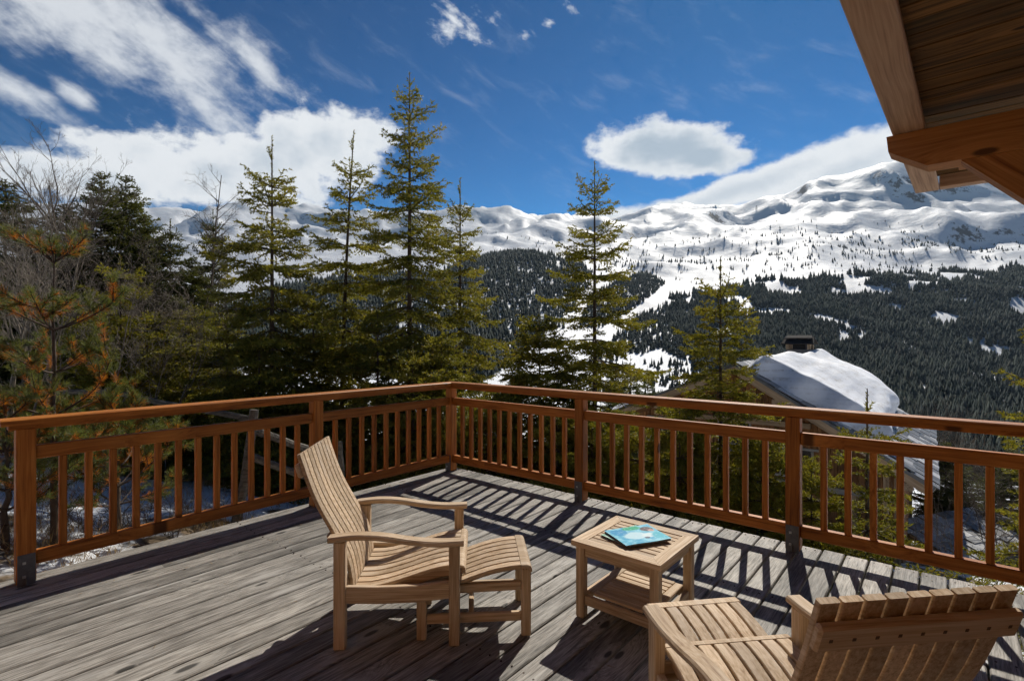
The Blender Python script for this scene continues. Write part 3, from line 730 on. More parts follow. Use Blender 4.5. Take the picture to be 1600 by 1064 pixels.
def magazine(loc, ang, kind, l, w, th, label):
    e = empty('magazine', loc, ang); tag(e, label, 'magazine', 'magazines on the side table')
    bar('pages', (-l / 2 + .003, 0, th / 2), (l / 2 - .003, 0, th / 2), w - .006, th - .002, M_page, e, bev=.001)
    # front cover, slightly warped
    nx, ny = 12, 10; V = []; Fc = []
    for i_ in range(nx + 1):
        for j_ in range(ny + 1):
            x = -l / 2 + l * i_ / nx; y = -w / 2 + w * j_ / ny
            z = th + .0015 + (.007 * max(0, (x / l + .1)) ** 2 * (1 + .6 * math.sin(7 * y)) if kind == 0 else 0) + .0008 * math.sin(x * 30 + y * 20)
            V.append((x, y, z))
    N = len(V); V += [(x, y, z - .0012) for x, y, z in V]
    for i_ in range(nx):
        for j_ in range(ny):
            a = i_ * (ny + 1) + j_; q = [a, a + ny + 1, a + ny + 2, a + 1]; Fc.append(q); Fc.append([v + N for v in q[::-1]])
    link('front_cover', mesh_from('front_cover', V, Fc, M_cov[kind], True), e)
    bar('back_cover', (-l / 2, 0, .0004), (l / 2, 0, .0004), w, .0008, M_page, e, bev=.0001)
magazine((.715, 3.085, .4525), R(33), 1, .295, .225, .006, 'pale green magazine lying beneath the blue one on the table')
magazine((.741, 3.067, .4605), R(19.8), 0, .305, .245, .010, 'magazine with a blue sea cover lying on top on the table')

# ------------------------------------------------------------------ overhanging roof corner of the chalet
U2 = Vector((.665, .747, 0)); V2 = Vector((.747, -.665, 0)); E0 = Vector((1.229, 1.952, 2.9))   # left lower edge of the verge beam
roof = empty('chalet_roof_overhang', E0); tag(roof, 'dark timber roof overhang with beams in the top right corner', 'roof')
def O(a, b, z=0.0): return U2 * a + V2 * b + UP * z
LE = 3.457                      # the verge ends here along U2
bar('verge_beam', O(-3, .081, .022), O(LE, .081, .022), .162, .044, M_barge, roof, bev=.006)
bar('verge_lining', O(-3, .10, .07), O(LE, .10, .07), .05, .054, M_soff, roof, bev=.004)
bar('end_fascia', O(LE - .05, .166, .11), O(LE - .05, 4, .11), .10, .22, M_barge, roof, bev=.006)
k = 0; a_ = -3.0
while a_ < LE - .12:
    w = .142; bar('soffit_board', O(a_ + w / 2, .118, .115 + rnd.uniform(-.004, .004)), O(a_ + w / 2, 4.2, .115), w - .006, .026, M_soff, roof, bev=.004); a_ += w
sa = 1.73                       # where the purlin crosses
tipb = -.03
pz = -.225
poly = [O(sa, tipb, -.003), O(sa, 4.2, -.003), O(sa, 4.2, pz), O(sa, tipb + .20, pz), O(sa, tipb + .01, -.10)]
def prism_x(name, poly, ext, mat, parent, xdir):
    """prism whose local x follows xdir (for the grain)"""
    c = sum((Vector(p) for p in poly), Vector()) / len(poly); x = Vector(xdir).normalized(); z = Vector(ext).normalized(); y = z.cross(x)
    M = Matrix((x, y, z)).transposed().to_4x4(); M.translation = c; Mi = M.inverted()
    return prism(name, [Mi @ Vector(p) for p in poly], Mi.to_3x3() @ Vector(ext), mat, parent, M)
prism_x('purlin', poly, U2 * .17, M_purl, roof, V2)
br = [O(sa + .012, .325, pz - .001), O(sa + .012, .76, pz - .001), O(sa + .012, 2.2, pz - 1.50), O(sa + .012, 1.87, pz - 1.63)]
prism_x('diagonal_brace', br, U2 * .14, M_purl, roof, V2 - UP)
bar('rafter', O(sa + .9, .30, .02), O(sa + .9, 4, .02), .12, .14, M_purl, roof)
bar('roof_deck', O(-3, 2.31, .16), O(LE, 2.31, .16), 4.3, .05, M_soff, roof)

# ------------------------------------------------------------------ the chalet the deck belongs to: its walls stand right of and behind the camera
cw = empty('chalet_wall', E0 + V2 * 1.95 - UP * 2.9); tag(cw, 'timber plank wall of the chalet behind the deck, outside the photo', 'wall')
for k in range(22): bar('wall_plank', U2 * -4.2 + UP * (.02 + .145 * k + .0725), U2 * 1.9 + UP * (.02 + .145 * k + .0725), .06, .139, M_purl, cw)
for k in range(30): bar('wall_plank', U2 * -4.2 - V2 * 6.5 + UP * (.02 + .145 * k + .0725), U2 * -4.2 + UP * (.02 + .145 * k + .0725), .06, .139, M_purl, cw)
for q_ in (-5.2, -2.6):
    wn = bar('window', U2 * -4.16 + V2 * q_ + UP * .3, U2 * -4.16 + V2 * q_ + UP * 2.2, 1.5, .02, M_glass, cw, up=U2)

# ------------------------------------------------------------------ neighbouring chalet
YR = 13.0
ER = Vector((.815 * YR, YR, 1.618 - .2815 * YR))                  # right eave, front corner of the roof
HU = Vector((.628, .778, 0)).normalized(); HV = Vector((HU.y, -HU.x, 0))
w1 = .3665 * YR; AP = ER - HV * w1; AP.z = 1.618 - .0533 * YR
w2 = .33 * YR; EL_ = AP - HV * w2; EL_.z = 1.618 - .1964 * YR
hl = 11.0
house = empty('neighbour_chalet', (AP.x, AP.y, gz(AP.x, AP.y))); tag(house, 'wooden chalet below the deck with snow on its slate roof', 'chalet')
H0 = house.location.copy()
def hr(p): return Vector(p) - H0
sl_r = (ER - AP); sl_l = (EL_ - AP)
nr_ = sl_r.cross(HU).normalized(); nr_ = nr_ if nr_.z > 0 else -nr_
nl_ = sl_l.cross(HU).normalized(); nl_ = nl_ if nl_.z > 0 else -nl_
# roof decks
for nm_, sl, nn in (('roof_right', sl_r, nr_), ('roof_left', sl_l, nl_)):
    p = [hr(AP - nn * .04), hr(AP + sl - nn * .04), hr(AP + sl - nn * .16), hr(AP - nn * .16)]
    prism('roof_slope', p, HU * hl, M_plank, house)
# verge boards along the gable edge, three stepped timbers
for sl, nn in ((sl_r, nr_), (sl_l, nl_)):
    d = sl.normalized()
    bar('verge_board', hr(AP - HU * .03 - nn * .16 + d * .05), hr(AP - HU * .03 - nn * .16 + d * (sl.length - .02)), .05, .26, M_verge, house, up=nn)
    bar('verge_trim', hr(AP - HU * .06 - nn * .05 + d * .04), hr(AP - HU * .06 - nn * .05 + d * (sl.length + .03)), .06, .08, M_slate, house, up=nn)
    for f in (.28, .62, .93):
        q = AP + sl * f - nn * .37; bar('purlin_end', hr(q - HU * .05), hr(q + HU * 1.1), .20, .20, M_verge, house)
    for f in (.08, .5):
        q = AP + sl * f - nn * .30 + HU * .9; bar('rafter', hr(q), hr(AP + sl * (f + .4) - nn * .30 + HU * .9), .12, .14, M_plank, house, up=nn)
# gutter and eave board on the right eave
bar('eave_board', hr(ER - nr_ * .10 + sl_r.normalized() * .03), hr(ER - nr_ * .10 + sl_r.normalized() * .03 + HU * hl), .05, .24, M_frame, house, up=nr_)
# log end sticking out of the left slope
q = AP + sl_l * .58
# gable wall of upright planks, set back under the overhang
WB = 1.0
n = 46; x0, x1 = -w2 * .86, w1 * .86
for k in range(n):
    s0 = x0 + (x1 - x0) * k / n; s1 = x0 + (x1 - x0) * (k + 1) / n; sm = (s0 + s1) / 2
    zt_ = (AP.z + (sl_r.z * (sm / w1) if sm > 0 else sl_l.z * (-sm / w2))) - .30
    base = AP + HU * (WB + rnd.uniform(-.008, .008)) + HV * sm
    bar('wall_plank', hr((base.x, base.y, -6.2)), hr((base.x, base.y, zt_)), (s1 - s0) - .014, .05, M_plank, house, up=HU, bev=.008)
back_poly = [AP + HU * (WB + .05) + HV * s_ for s_ in (x0, 0, x1)]
bz = [AP.z + sl_l.z * .86 - .34, AP.z - .36, AP.z + sl_r.z * .86 - .34]
prism('wall_lining', [hr((back_poly[0].x, back_poly[0].y, -6.2)), hr((back_poly[2].x, back_poly[2].y, -6.2)), hr((back_poly[2].x, back_poly[2].y, bz[2])), hr((back_poly[1].x, back_poly[1].y, bz[1])), hr((back_poly[0].x, back_poly[0].y, bz[0]))], HU * .1, M_plank, house)
# side wall on the right and stone footing
SWp = AP + HV * x1
prism('side_wall', [hr((SWp.x, SWp.y, -6.2)) + HU * WB, hr((SWp.x, SWp.y, -6.2)) + HU * (hl - .6), hr((SWp.x, SWp.y, ER.z + .15)) + HU * (hl - .6), hr((SWp.x, SWp.y, ER.z + .15)) + HU * WB], -HV * .12, M_plank, house)
def wpt(s, z, o=0.0):
    b_ = AP + HU * (WB - .03 - o) + HV * s; return hr((b_.x, b_.y, z))
for (s, z, w_, h_) in ((-2.75, -1.55, .75, .8), (-.3, -1.5, .9, .95), (1.5, -2.1, .8, .8), (-2.0, -4.1, .9, .9)):
    wn = prism('window', [wpt(s - w_ / 2, z - h_ / 2, .005), wpt(s + w_ / 2, z - h_ / 2, .005), wpt(s + w_ / 2, z + h_ / 2, .005), wpt(s - w_ / 2, z + h_ / 2, .005)], -HU * .012, M_glass, house)
    def fr(nm_, a, b_): 
        o = bar(nm_, wpt(*a, .02), wpt(*b_, .02), .05, .07, M_frame, wn)
    fr('window_frame', (s - w_ / 2 - .035, z - h_ / 2), (s - w_ / 2 - .035, z + h_ / 2)); fr('window_frame', (s + w_ / 2 + .035, z - h_ / 2), (s + w_ / 2 + .035, z + h_ / 2))
    fr('window_lintel', (s - w_ / 2 - .2, z + h_ / 2 + .036), (s + w_ / 2 + .2, z + h_ / 2 + .036)); fr('window_sill', (s - w_ / 2 - .2, z - h_ / 2 - .036), (s + w_ / 2 + .2, z - h_ / 2 - .036))
    fr('glazing_bar', (s, z - h_ / 2), (s, z + h_ / 2))
for z in (-.95, -2.75): bar('wall_beam', wpt(x0 + .1 if z < -2 else -3.0, z, .05), wpt(x1 - .1 if z < -2 else 1.9, z, .05), .14, .16, M_verge if z > -2 else M_frame, house)
for s in (x0 + .35, 3.0): bar('wall_post', wpt(s, -6, .06), wpt(s, -2.8, .06), .16, .16, M_verge, house, up=HU)
bar('eave_post', hr(ER - HV * .75 + HU * .25 - UP * 3.2), hr(ER - HV * .75 + HU * .25 - UP * -.05), .14, .14, M_verge, house, up=HU)
bar('eave_post', hr(ER - HV * 1.0 + HU * .3 - UP * 3.2), hr(ER - HV * 1.0 + HU * .3 - UP * -.1), .12, .12, M_verge, house, up=HU)
# slates on the bare strip of the right slope and near the ridge
ds = sl_r.normalized(); slope_len = sl_r.length
sm_ = {}
def slate(parent, origin, d, along, nn, f_along, f_down, lw, ld, lift, mat=None):
    key = (round(lw, 3), round(ld, 3))
    me = cbox_mesh(ld, lw, .028, .005, mat or M_slate)
    x = (d * 1.0 - nn * -.045).normalized(); y = nn.cross(x).normalized(); z = x.cross(y)
    M = Matrix((x, y, z)).transposed().to_4x4(); M.translation = origin + along * f_along + d * f_down + nn * lift
    return link('roof_slate', me, parent, M)
row = .34; nrow = int(slope_len / row)
for r_ in range(nrow + 1):
    fd = min(.17 + r_ * row, slope_len - .1)
    bare = fd > slope_len * .60 or fd < .45
    lim = hl if bare else .55
    f = rnd.uniform(-.05, .05) - .05; 
    while f < lim:
        w_ = rnd.choice((.36, .44, .52))
        slate(house, hr(AP), ds, HU, nr_, f + w_ / 2, fd + rnd.uniform(-.015, .015), w_ - .03, row * 1.25, rnd.uniform(.0, .03), rnd.choice((M_slate, M_slate, M_slate_l))); f += w_
dl = sl_l.normalized()
for r_ in range(3):
    f = rnd.uniform(-.2, 0)
    while f < hl:
        w_ = rnd.choice((.4, .5)); slate(house, hr(AP), dl, HU, nl_, f + w_ / 2, .2 + r_ * row, w_ - .012, row * 1.25, rnd.uniform(0, .012)); f += w_
# thick slab of snow with rolled edges
ns_, na_ = 44, 44; s_a, s_b = .06, .72; V = []; Fc = []
rs = np.random.default_rng(3)
def slab_pt(i_, j_, top):
    fu = i_ / na_; fs = j_ / ns_
    # uneven outline
    a0 = .25 + .55 * fs + .35 * float(perlin(np.array([fs * 5.]), np.array([.3]), 5)[0])
    a1 = hl - .3 - .2 * fs
    aa = a0 + (a1 - a0) * fu
    lo = s_a + .02 * float(perlin(np.array([fu * 4.]), np.array([1.3]), 6)[0]); hi = s_b + .05 * float(perlin(np.array([fu * 6.]), np.array([2.3]), 7)[0]) + .30 * max(0, .3 - fu)
    ss = (lo + (hi - lo) * fs) * slope_len
    e = min(fu, 1 - fu) * (a1 - a0); e2 = min(fs * 1.2, (1 - fs)) * (hi - lo) * slope_len
    prof = (1 - max(0, 1 - e / .42) ** 3) ** .5 * (1 - max(0, 1 - e2 / .45) ** 3) ** .5
    th = prof * (.60 + .06 * fu + .30 * float(perlin(np.array([fs * 2.1 + 4]), np.array([fu * 2.3]), 9)[0]) + .05 * float(perlin(np.array([fs * 9 + 4]), np.array([fu * 11]), 10)[0]) + .10 * math.sin(fs * 3.6))
    p = AP + HU * aa + ds * ss + nr_ * (.035 + (max(.0, th) if top else -.005))
    return p
for top in (True, False):
    for i_ in range(na_ + 1):
        for j_ in range(ns_ + 1): V.append(slab_pt(i_, j_, top))
N = (na_ + 1) * (ns_ + 1)
for i_ in range(na_):
    for j_ in range(ns_):
        a = i_ * (ns_ + 1) + j_; q = [a, a + 1, a + ns_ + 2, a + ns_ + 1]; Fc.append(q); Fc.append([v + N for v in q[::-1]])
sc_ = sum(V, Vector()) / len(V)
slab = link('roof_snow', mesh_from('roof_snow', [v - sc_ for v in V], Fc, M_slab, True)); slab.location = sc_
tag(slab, 'thick white slab of snow lying on the chalet roof', 'snow')
# a second thin sheet lower on the slope and one on the left eave
def snow_patch(name, origin, d, along, nn, da, la, th, seed, label):
    V = []; Fc = []; n_ = 16
    for i_ in range(n_ + 1):
        for j_ in range(n_ + 1):
            a, b_ = i_ / n_ * 2 - 1, j_ / n_ * 2 - 1
            m = max(abs(a), abs(b_)); r_ = math.hypot(a, b_); k_ = (m / r_ if r_ > 1e-6 else 1)
            wob = 1 + .35 * float(perlin(np.array([a * k_ * 1.7 + seed]), np.array([b_ * k_ * 1.7]), seed)[0])
            V.append(origin + d * (a * k_ * da * wob) + along * (b_ * k_ * la * wob) + nn * (th * (1 - m ** 3) ** .7 + .02 if m < 1 else .0))
    for i_ in range(n_):
        for j_ in range(n_): a = i_ * (n_ + 1) + j_; Fc.append([a, a + n_ + 1, a + n_ + 2, a + 1])
    c_ = sum(V, Vector()) / len(V); o = link(name, mesh_from(name, [v - c_ for v in V], Fc, M_slab, True)); o.location = c_
    return tag(o, label, 'snow')
snow_patch('roof_snow', AP + sl_l * .93 + HU * .9 + nl_ * .01, dl, HU, nl_, .45, 1.0, .16, 8, 'narrow strip of snow on the left eave of the chalet roof')
# chimney with a two-tier slate hood
cc = AP + HU * 9.3 + HV * .15; cz = AP.z
def cbx(name, z0, z1, sx_, sy, mat, parent): return bar(name, hr((cc.x, cc.y, z0)), hr((cc.x, cc.y, z1)), sx_, sy, mat, parent, up=HU, bev=.02)
ch = cbx('chimney', cz - .4, cz + .30, .92, .85, M_chim, house)
def sub(o, par):
    Ml = o.matrix_basis.copy(); o.parent = par; o.matrix_basis = par.matrix_basis.inverted() @ Ml
for s in (-1, 1):
    for q_ in (-1, 1):
        p = cc + HU * s * .36 + HV * q_ * .42; sub(bar('hood_post', hr((p.x, p.y, cz + .30)), hr((p.x, p.y, cz + .54)), .13, .13, M_verge, house, up=HU), ch)
def hood(z, hw, hd, rise, name):
    rid = [cc + UP * (z + rise - cc.z) - HV * hw * .88, cc + UP * (z + rise - cc.z) + HV * hw * .88]
    for s in (-1, 1):
        e0 = cc + HU * s * hd + UP * (z - cc.z) - HV * hw; e1 = cc + HU * s * hd + UP * (z - cc.z) + HV * hw
        nn = (e1 - e0).cross(rid[0] - e0).normalized(); nn = nn if nn.z > 0 else -nn
        sub(prism(name, [hr(e0), hr(e1), hr(rid[1]), hr(rid[0])], nn * .05, M_hood, house), ch)
hood(cz + .52, .64, .56, .30, 'hood_slate'); hood(cz + .76, .55, .36, .12, 'hood_slate')
sub(bar('hood_core', hr((cc.x, cc.y, cz + .30)), hr((cc.x, cc.y, cz + .74)), .5, .4, M_hood, house, up=HU), ch)

# ------------------------------------------------------------------ low hut below, slate roof
hp0 = P(1383, 800, 17.5); hp1 = P(1515, 797, 19.0); he = P(1387, 834, 16.6)
hut = empty('small_hut', (hp1.x, hp1.y, gz(hp1.x, hp1.y))); tag(hut, 'small low hut with slate roof below the chalet, seen through the right railing', 'hut')
T0 = hut.location.copy()
rx_ = (hp1 - hp0); rx_.z = 0; rl = rx_.length; rx_.normalize(); rn = Vector((rx_.y, -rx_.x, 0)); rn = rn if rn.y < 0 else -rn
zr = P(1515, 795, 19).z
apx = hp1.copy(); apx.z = zr
dS = (rn * 1.0 - UP * .32).normalized(); nS = rx_.cross(dS).normalized(); nS = nS if nS.z > 0 else -nS
# left roof plane falls towards the camera, right plane falls to the right
dR = (rx_ * 1.0 - UP * .36 + rn * .25).normalized()
prism('roof_slope', [p - T0 for p in (apx - rx_ * 4.2, apx, apx + dS * 2.1 , apx - rx_ * 4.2 + dS * 2.1)], -nS * .1, M_plank, hut)
nR = dR.cross(rn).normalized(); nR = nR if nR.z > 0 else -nR
prism('roof_slope', [p - T0 for p in (apx - rn * 2.5, apx + dS * 2.1, apx + dS * 2.1 + dR * 3.4, apx - rn * 2.5 + dR * 3.4)], -nR * .1, M_plank, hut)
for r_ in range(7):
    f = rnd.uniform(-.1, .1)
    while f < 4.1:
        w_ = rnd.choice((.3, .38, .46)); slate(hut, apx - rx_ * 4.2 - T0, dS, rx_, nS, f + w_ / 2, .15 + r_ * .3, w_ - .045, .36, rnd.uniform(.02, .08), rnd.choice((M_slate_l, M_slate_l, M_slate_m, M_slate))); f += w_
for r_ in range(11):
    f = rnd.uniform(-.1, .1)
    while f < 4.4:
        w_ = rnd.choice((.34, .42, .5)); slate(hut, apx - rn * 2.5 - T0, dR, rn, nR, f + w_ / 2, .12 + r_ * .3, w_ - .045, .36, rnd.uniform(.02, .08), rnd.choice((M_slate_l, M_slate_l, M_slate_m, M_slate))); f += w_
w0 = apx - rx_ * 3.9 + dS * 1.75
for k in range(6): bar('wall_board', w0 - T0 - UP * (.35 + .22 * k), w0 + rx_ * 3.8 - T0 - UP * (.35 + .22 * k), .06, .21, M_log, hut)

# ------------------------------------------------------------------ vegetation
def unit(v): return v / (np.linalg.norm(v) + 1e-9)
def needles(segs, g, sp, nl, wd, ang=50):
    """triangular needle sprays along every shoot"""
    S = np.asarray(segs, dtype=np.float64).reshape(-1, 6); p0, p1 = S[:, :3], S[:, 3:]
    L = np.linalg.norm(p1 - p0, axis=1); n = np.maximum(1, (L / sp).astype(int)); idx = np.repeat(np.arange(len(S)), n); N = len(idx)
    t_ = g.random(N); base = p0[idx] + (p1 - p0)[idx] * t_[:, None]; d = ((p1 - p0) / (L[:, None] + 1e-9))[idx]
    w = g.normal(size=(N, 3)); w -= d * (w * d).sum(1)[:, None]; w /= np.linalg.norm(w, axis=1)[:, None] + 1e-9
    a = np.radians(g.normal(ang, 12, N)); nd = d * np.cos(a)[:, None] + w * np.sin(a)[:, None]
    sd_ = np.cross(nd, g.normal(size=(N, 3))); sd_ /= np.linalg.norm(sd_, axis=1)[:, None] + 1e-9
    ln = nl * g.uniform(.7, 1.2, N)
    V = np.stack([base - sd_ * wd / 2, base + sd_ * wd / 2, base + nd * ln[:, None]], 1).reshape(-1, 3)
    return V, np.arange(3 * N).reshape(-1, 3)
def spruce_data(seed, H, Rb, leader=.7, lod=1.0, dense=1.0, spacing=.46, droop=1.0, topr=.8):
    g = np.random.default_rng(seed); segs = []; wood_ = []
    zs = []; z = H - leader
    while z > .25:
        zs.append((z, 1.0)); z -= spacing * g.uniform(.8, 1.15)
    for z_, _ in list(zs):
        for _k in range(int(round(2 * dense))): zs.append((z_ - g.uniform(.1, .9) * spacing, .6))
    segs.append([0, 0, H - leader, 0, 0, H]); 
    for k in range(3):
        a = g.uniform(0, 6.28); segs.append([0, 0, H - leader * .45, .1 * math.cos(a), .1 * math.sin(a), H - leader * .25])
    for z, sc_ in zs:
        if z < .15: continue
        d = H - z; nbr = int(round((5 if sc_ == 1 else 1.6) * (.85 + .3 * g.random()) * (dense if sc_ == 1 else 1)))
        a0 = g.uniform(0, 6.28)
        for k in range(max(1, nbr)):
            az_ = a0 + k * 6.283 / max(1, nbr) + g.normal(0, .22)
            L = Rb * min(1.0, (d / (H * topr))) ** .60 * g.uniform(.65, 1.2) * sc_ * 1.12
            L = max(.10, L)
            e = np.interp(d / H, [0, .12, .3, .55, 1], [55, 34, 10, -10 * droop, -24 * droop]) + g.normal(0, 6)
            out = np.array([math.cos(az_), math.sin(az_), 0.]); side = np.array([-out[1], out[0], 0.])
            m = max(3, int(L / .16)); pts = [np.array([0, 0, z])]; st = L / m
            for q in range(m):
                f = (q + .5) / m; ee = math.radians(e - 16 * droop * math.sin(f * 3.14) + 26 * f * f)
                pts.append(pts[-1] + st * (out * math.cos(ee) + np.array([0, 0, math.sin(ee)]) + side * g.normal(0, .05)))
            rb_ = .004 + .010 * L
            for q in range(m):
                wood_.append((pts[q], pts[q + 1], rb_ * (1 - q / m) + .002, rb_ * (1 - (q + 1) / m) + .002))
                if (q + 1) / m > .22: segs.append([*pts[q], *pts[q + 1]])
            # side shoots
            sstep = .080 * lod ** .5 / dense ** .4; s_ = .14 * L + .05
            sg = 1
            while s_ < L * .98:
                f = s_ / L; q = min(m - 1, int(f * m)); pb = pts[q] + (pts[q + 1] - pts[q]) * (f * m - q); dr = unit(pts[q + 1] - pts[q])
                sg = -sg; sl = min(.66, (.47 * (L - s_) + .10) * g.uniform(.6, 1.25))
                dv = unit(dr * .62 + side * sg * g.uniform(.6, .95) + np.array([0, 0, g.normal(-.10 * droop, .14)]))
                pe = pb + dv * sl + np.array([0, 0, -.10 * sl * droop])
                segs.append([*pb, *pe])
                if sl > .17:
                    u_ = .3
                    while u_ < .92:
                        pq = pb + (pe - pb) * u_; s2 = sl * (1 - u_) * .65 + .045
                        for sg2 in (-1, 1):
                            if g.random() < .82:
                                dd = unit(dv * .7 + sg2 * np.cross(dv, np.array([0, 0, 1.])) * .75 + np.array([0, 0, g.normal(-.15 * droop, .2)]))
                                segs.append([*pq, *(pq + dd * s2)])
                        u_ += .11 * lod ** .5 / sl * .8
                s_ += sstep
    V, Fc = needles(segs, g, .0125 * lod, .052 * lod ** .5, .0235 * lod ** .75)
    wv, wf = tubes(wood_, 3)
    return V, Fc, wv, wf
def trunk_data(H, r0, g, lean):
    n = 14; sd_ = 8; V = []; Fc = []
    for i_ in range(n + 1):
        f = i_ / n; z = -.5 + (H + .5) * f; r = r0 * (1 - f) ** .85 + .006; c_ = lean(max(z, 0) / H)
        for k in range(sd_):
            a = k * 6.283 / sd_; rr_ = r * (1 + .08 * g.normal()); V.append((c_[0] + rr_ * math.cos(a), c_[1] + rr_ * math.sin(a), z))
    for i_ in range(n):
        for k in range(sd_): Fc.append([i_ * sd_ + k, i_ * sd_ + (k + 1) % sd_, (i_ + 1) * sd_ + (k + 1) % sd_, (i_ + 1) * sd_ + k])
    Fc.append([n * sd_ + k for k in range(sd_)])
    return V, Fc
_sp = {}
def spruce(px, py_top, Y, Rb, label, seed, mat=None, leader=.7, dense=1.0, spacing=.46, droop=1.0, bend=(0, 0), share=None, group='spruces around the deck', name='spruce_tree', lodf=1.0, topr=.8):
    mat = mat or M_ndl
    top = P(px, py_top, Y); z0 = gz(top.x, Y) - .05; H = top.z - z0; g = np.random.default_rng(seed + 999)
    e = empty(name, (top.x, Y, z0)); tag(e, label, 'tree', group)
    if share and share in _sp:
        mt, mc, H_, R_ = _sp[share]
        e.rotation_euler = (0, 0, seed * 1.3)
        s = H / H_; sr = Rb / R_
        for nm_, me in (('trunk', mt), ('crown', mc)):
            o = link(nm_, me, e); o.scale = (sr, sr, s)
        return e
    lod = max(.8, Y / 10.5) * lodf
    V, Fc, wv, wf = spruce_data(seed, H, Rb, leader, lod, dense, spacing, droop, topr)
    def lean(f): return np.array([bend[0] * f * f, bend[1] * f * f])
    if bend != (0, 0):
        for arr in (V, wv):
            f = np.clip(arr[:, 2] / H, 0, 1); arr[:, 0] += bend[0] * (f * f - 1); arr[:, 1] += bend[1] * (f * f - 1)
    def lean2(f): return lean(f) - np.array(bend) if bend != (0, 0) else np.zeros(2)
    tv, tf = trunk_data(H, .0068 * H + .012, g, lean2)
    mt = mesh_from('trunk', tv, tf, M_bark, True)
    # needles and branch wood in one crown mesh
    nv = len(V); allV = np.concatenate([V, wv])
    tri = np.concatenate([Fc, np.stack([wf[:, 0], wf[:, 1], wf[:, 2]], 1) + nv, np.stack([wf[:, 0], wf[:, 2], wf[:, 3]], 1) + nv])
    mi = np.concatenate([np.zeros(len(Fc)), np.ones(2 * len(wf))])
    mc = mesh_from('crown', allV, tri, [mat, M_bark], False, mi)
    link('trunk', mt, e); link('crown', mc, e)
    if share: _sp[share] = (mt, mc, H, Rb)
    return e
# the row of young spruces behind the corner
spruce(640, 113, 11.0, 1.65, 'tallest spruce, its top high against the blue sky behind the railing corner', 11, leader=.6, dense=1.2, spacing=.52)
spruce(425, 213, 9.6, 1.5, 'spruce with a long bare leader in front of the white cloud', 12, leader=.95, dense=1.2, spacing=.40)
spruce(553, 205, 11.6, 1.45, 'spruce with a crooked leaning tip left of the tallest spruce', 13, leader=1.0, dense=1.2, spacing=.48, bend=(.28, 0))
spruce(719, 278, 12.6, 1.4, 'slim spruce right of the tallest spruce', 14, leader=.9, dense=1.2, spacing=.46, droop=1.1)
spruce(929, 252, 12.0, 1.75, 'sparse spruce standing alone in front of the snowy valley', 15, M_ndl_y, leader=.75, dense=1.05, spacing=.50, droop=.8)
spruce(1126, 402, 9.4, 1.4, 'young spruce in front of the chalet gable', 16, M_ndl_y, leader=.75, dense=1.15, spacing=.36, droop=.7)
spruce(843, 500, 10.2, 1.75, 'low bushy spruce left of the lone valley spruce', 17, M_ndl_y, leader=.25, dense=1.5, spacing=.30, topr=.55)
spruce(1355, 607, 7.4, .85, 'small spruce with thin bare leader before the chalet roof', 18, M_ndl_y, leader=.75, dense=.85, spacing=.34, droop=.5)
spruce(1680, 420, 6.4, 1.15, 'spruce at the right edge whose branch tips reach into the photo', 19, M_ndl_y, leader=.6, dense=.7, spacing=.42, droop=.6)
spruce(188, 400, 9.2, 1.15, 'olive green spruce with drooping sprays behind the rusty pine', 20, M_ndl_y, leader=.4, dense=1.2, spacing=.36, droop=1.6)
# darker trees behind, several sharing one grown shape
spruce(158, 268, 16, 1.7, 'dense dark fir, left one of the close pair at left', 21, M_ndl_d, .25, 2.0, .38, share='dark', group='dark firs behind')
spruce(197, 274, 17, 1.85, 'dense dark fir, right one of the close pair at left', 22, M_ndl_d, share='dark', group='dark firs behind')
spruce(8, 282, 14, 1.9, 'dark fir cut by the left edge of the photo', 23, M_ndl_d, share='dark', group='dark firs behind')
spruce(62, 360, 14.5, 2.0, 'dark fir behind the bare trees at left', 24, M_ndl_d, share='dark', group='dark firs behind')
spruce(104, 318, 15.2, 1.9, 'dark fir left of the close pair, behind the bare trees', 92, M_ndl_d, share='dark', group='dark firs behind')
spruce(226, 335, 16.2, 1.6, 'dark fir hugging the right side of the close pair', 93, M_ndl_d, share='dark', group='dark firs behind')
spruce(300, 405, 15.5, 1.6, 'dark fir below the tall thin bare birch', 94, M_ndl_d, share='dark', group='dark firs behind')
spruce(266, 343, 15, 1.5, 'dark spruce right of the close pair of firs', 25, M_ndl_d, .6, 1.5, .42, share='mid', group='dark firs behind')
spruce(240, 352, 18, 1.3, 'thin dark spruce half hidden right of the close pair of firs', 26, M_ndl_d, share='mid', group='dark firs behind')
spruce(333, 328, 17, 1.35, 'dark spruce just right of the tall thin bare birch', 27, M_ndl_d, share='mid', group='dark firs behind')
spruce(120, 440, 11, 1.4, 'shaded spruce behind the rusty pine', 28, M_ndl_d, share='mid', group='dark firs behind')
spruce(300, 470, 11.5, 1.35, 'shaded bushy spruce left of the long leader spruce', 29, M_ndl, .4, 1.5, .36, share='bush', group='low spruces behind the railing')
spruce(355, 480, 9.8, 1.4, 'bushy spruce crowding the left of the long leader spruce', 30, share='bush', group='low spruces behind the railing')
spruce(490, 450, 10.3, 1.5, 'bushy spruce between the long leader spruce and the crooked tip spruce', 31, share='bush', group='low spruces behind the railing')
spruce(590, 490, 10.0, 1.5, 'bushy spruce below and left of the tallest spruce', 32, share='bush', group='low spruces behind the railing')
spruce(690, 510, 10.2, 1.45, 'bushy spruce right behind the railing corner', 33, share='bush', group='low spruces behind the railing')
spruce(230, 480, 9.5, 1.4, 'bushy spruce behind the left end of the railing', 34, share='bush', group='low spruces behind the railing')
spruce(765, 615, 9.0, 1.3, 'little spruce seen through the balusters right of the corner', 35, M_ndl_y, .25, 1.5, .26, share='small', group='low spruces behind the railing')
spruce(870, 640, 8.6, 1.2, 'little spruce seen through the balusters left of the second post', 36, share='small', group='low spruces behind the railing')
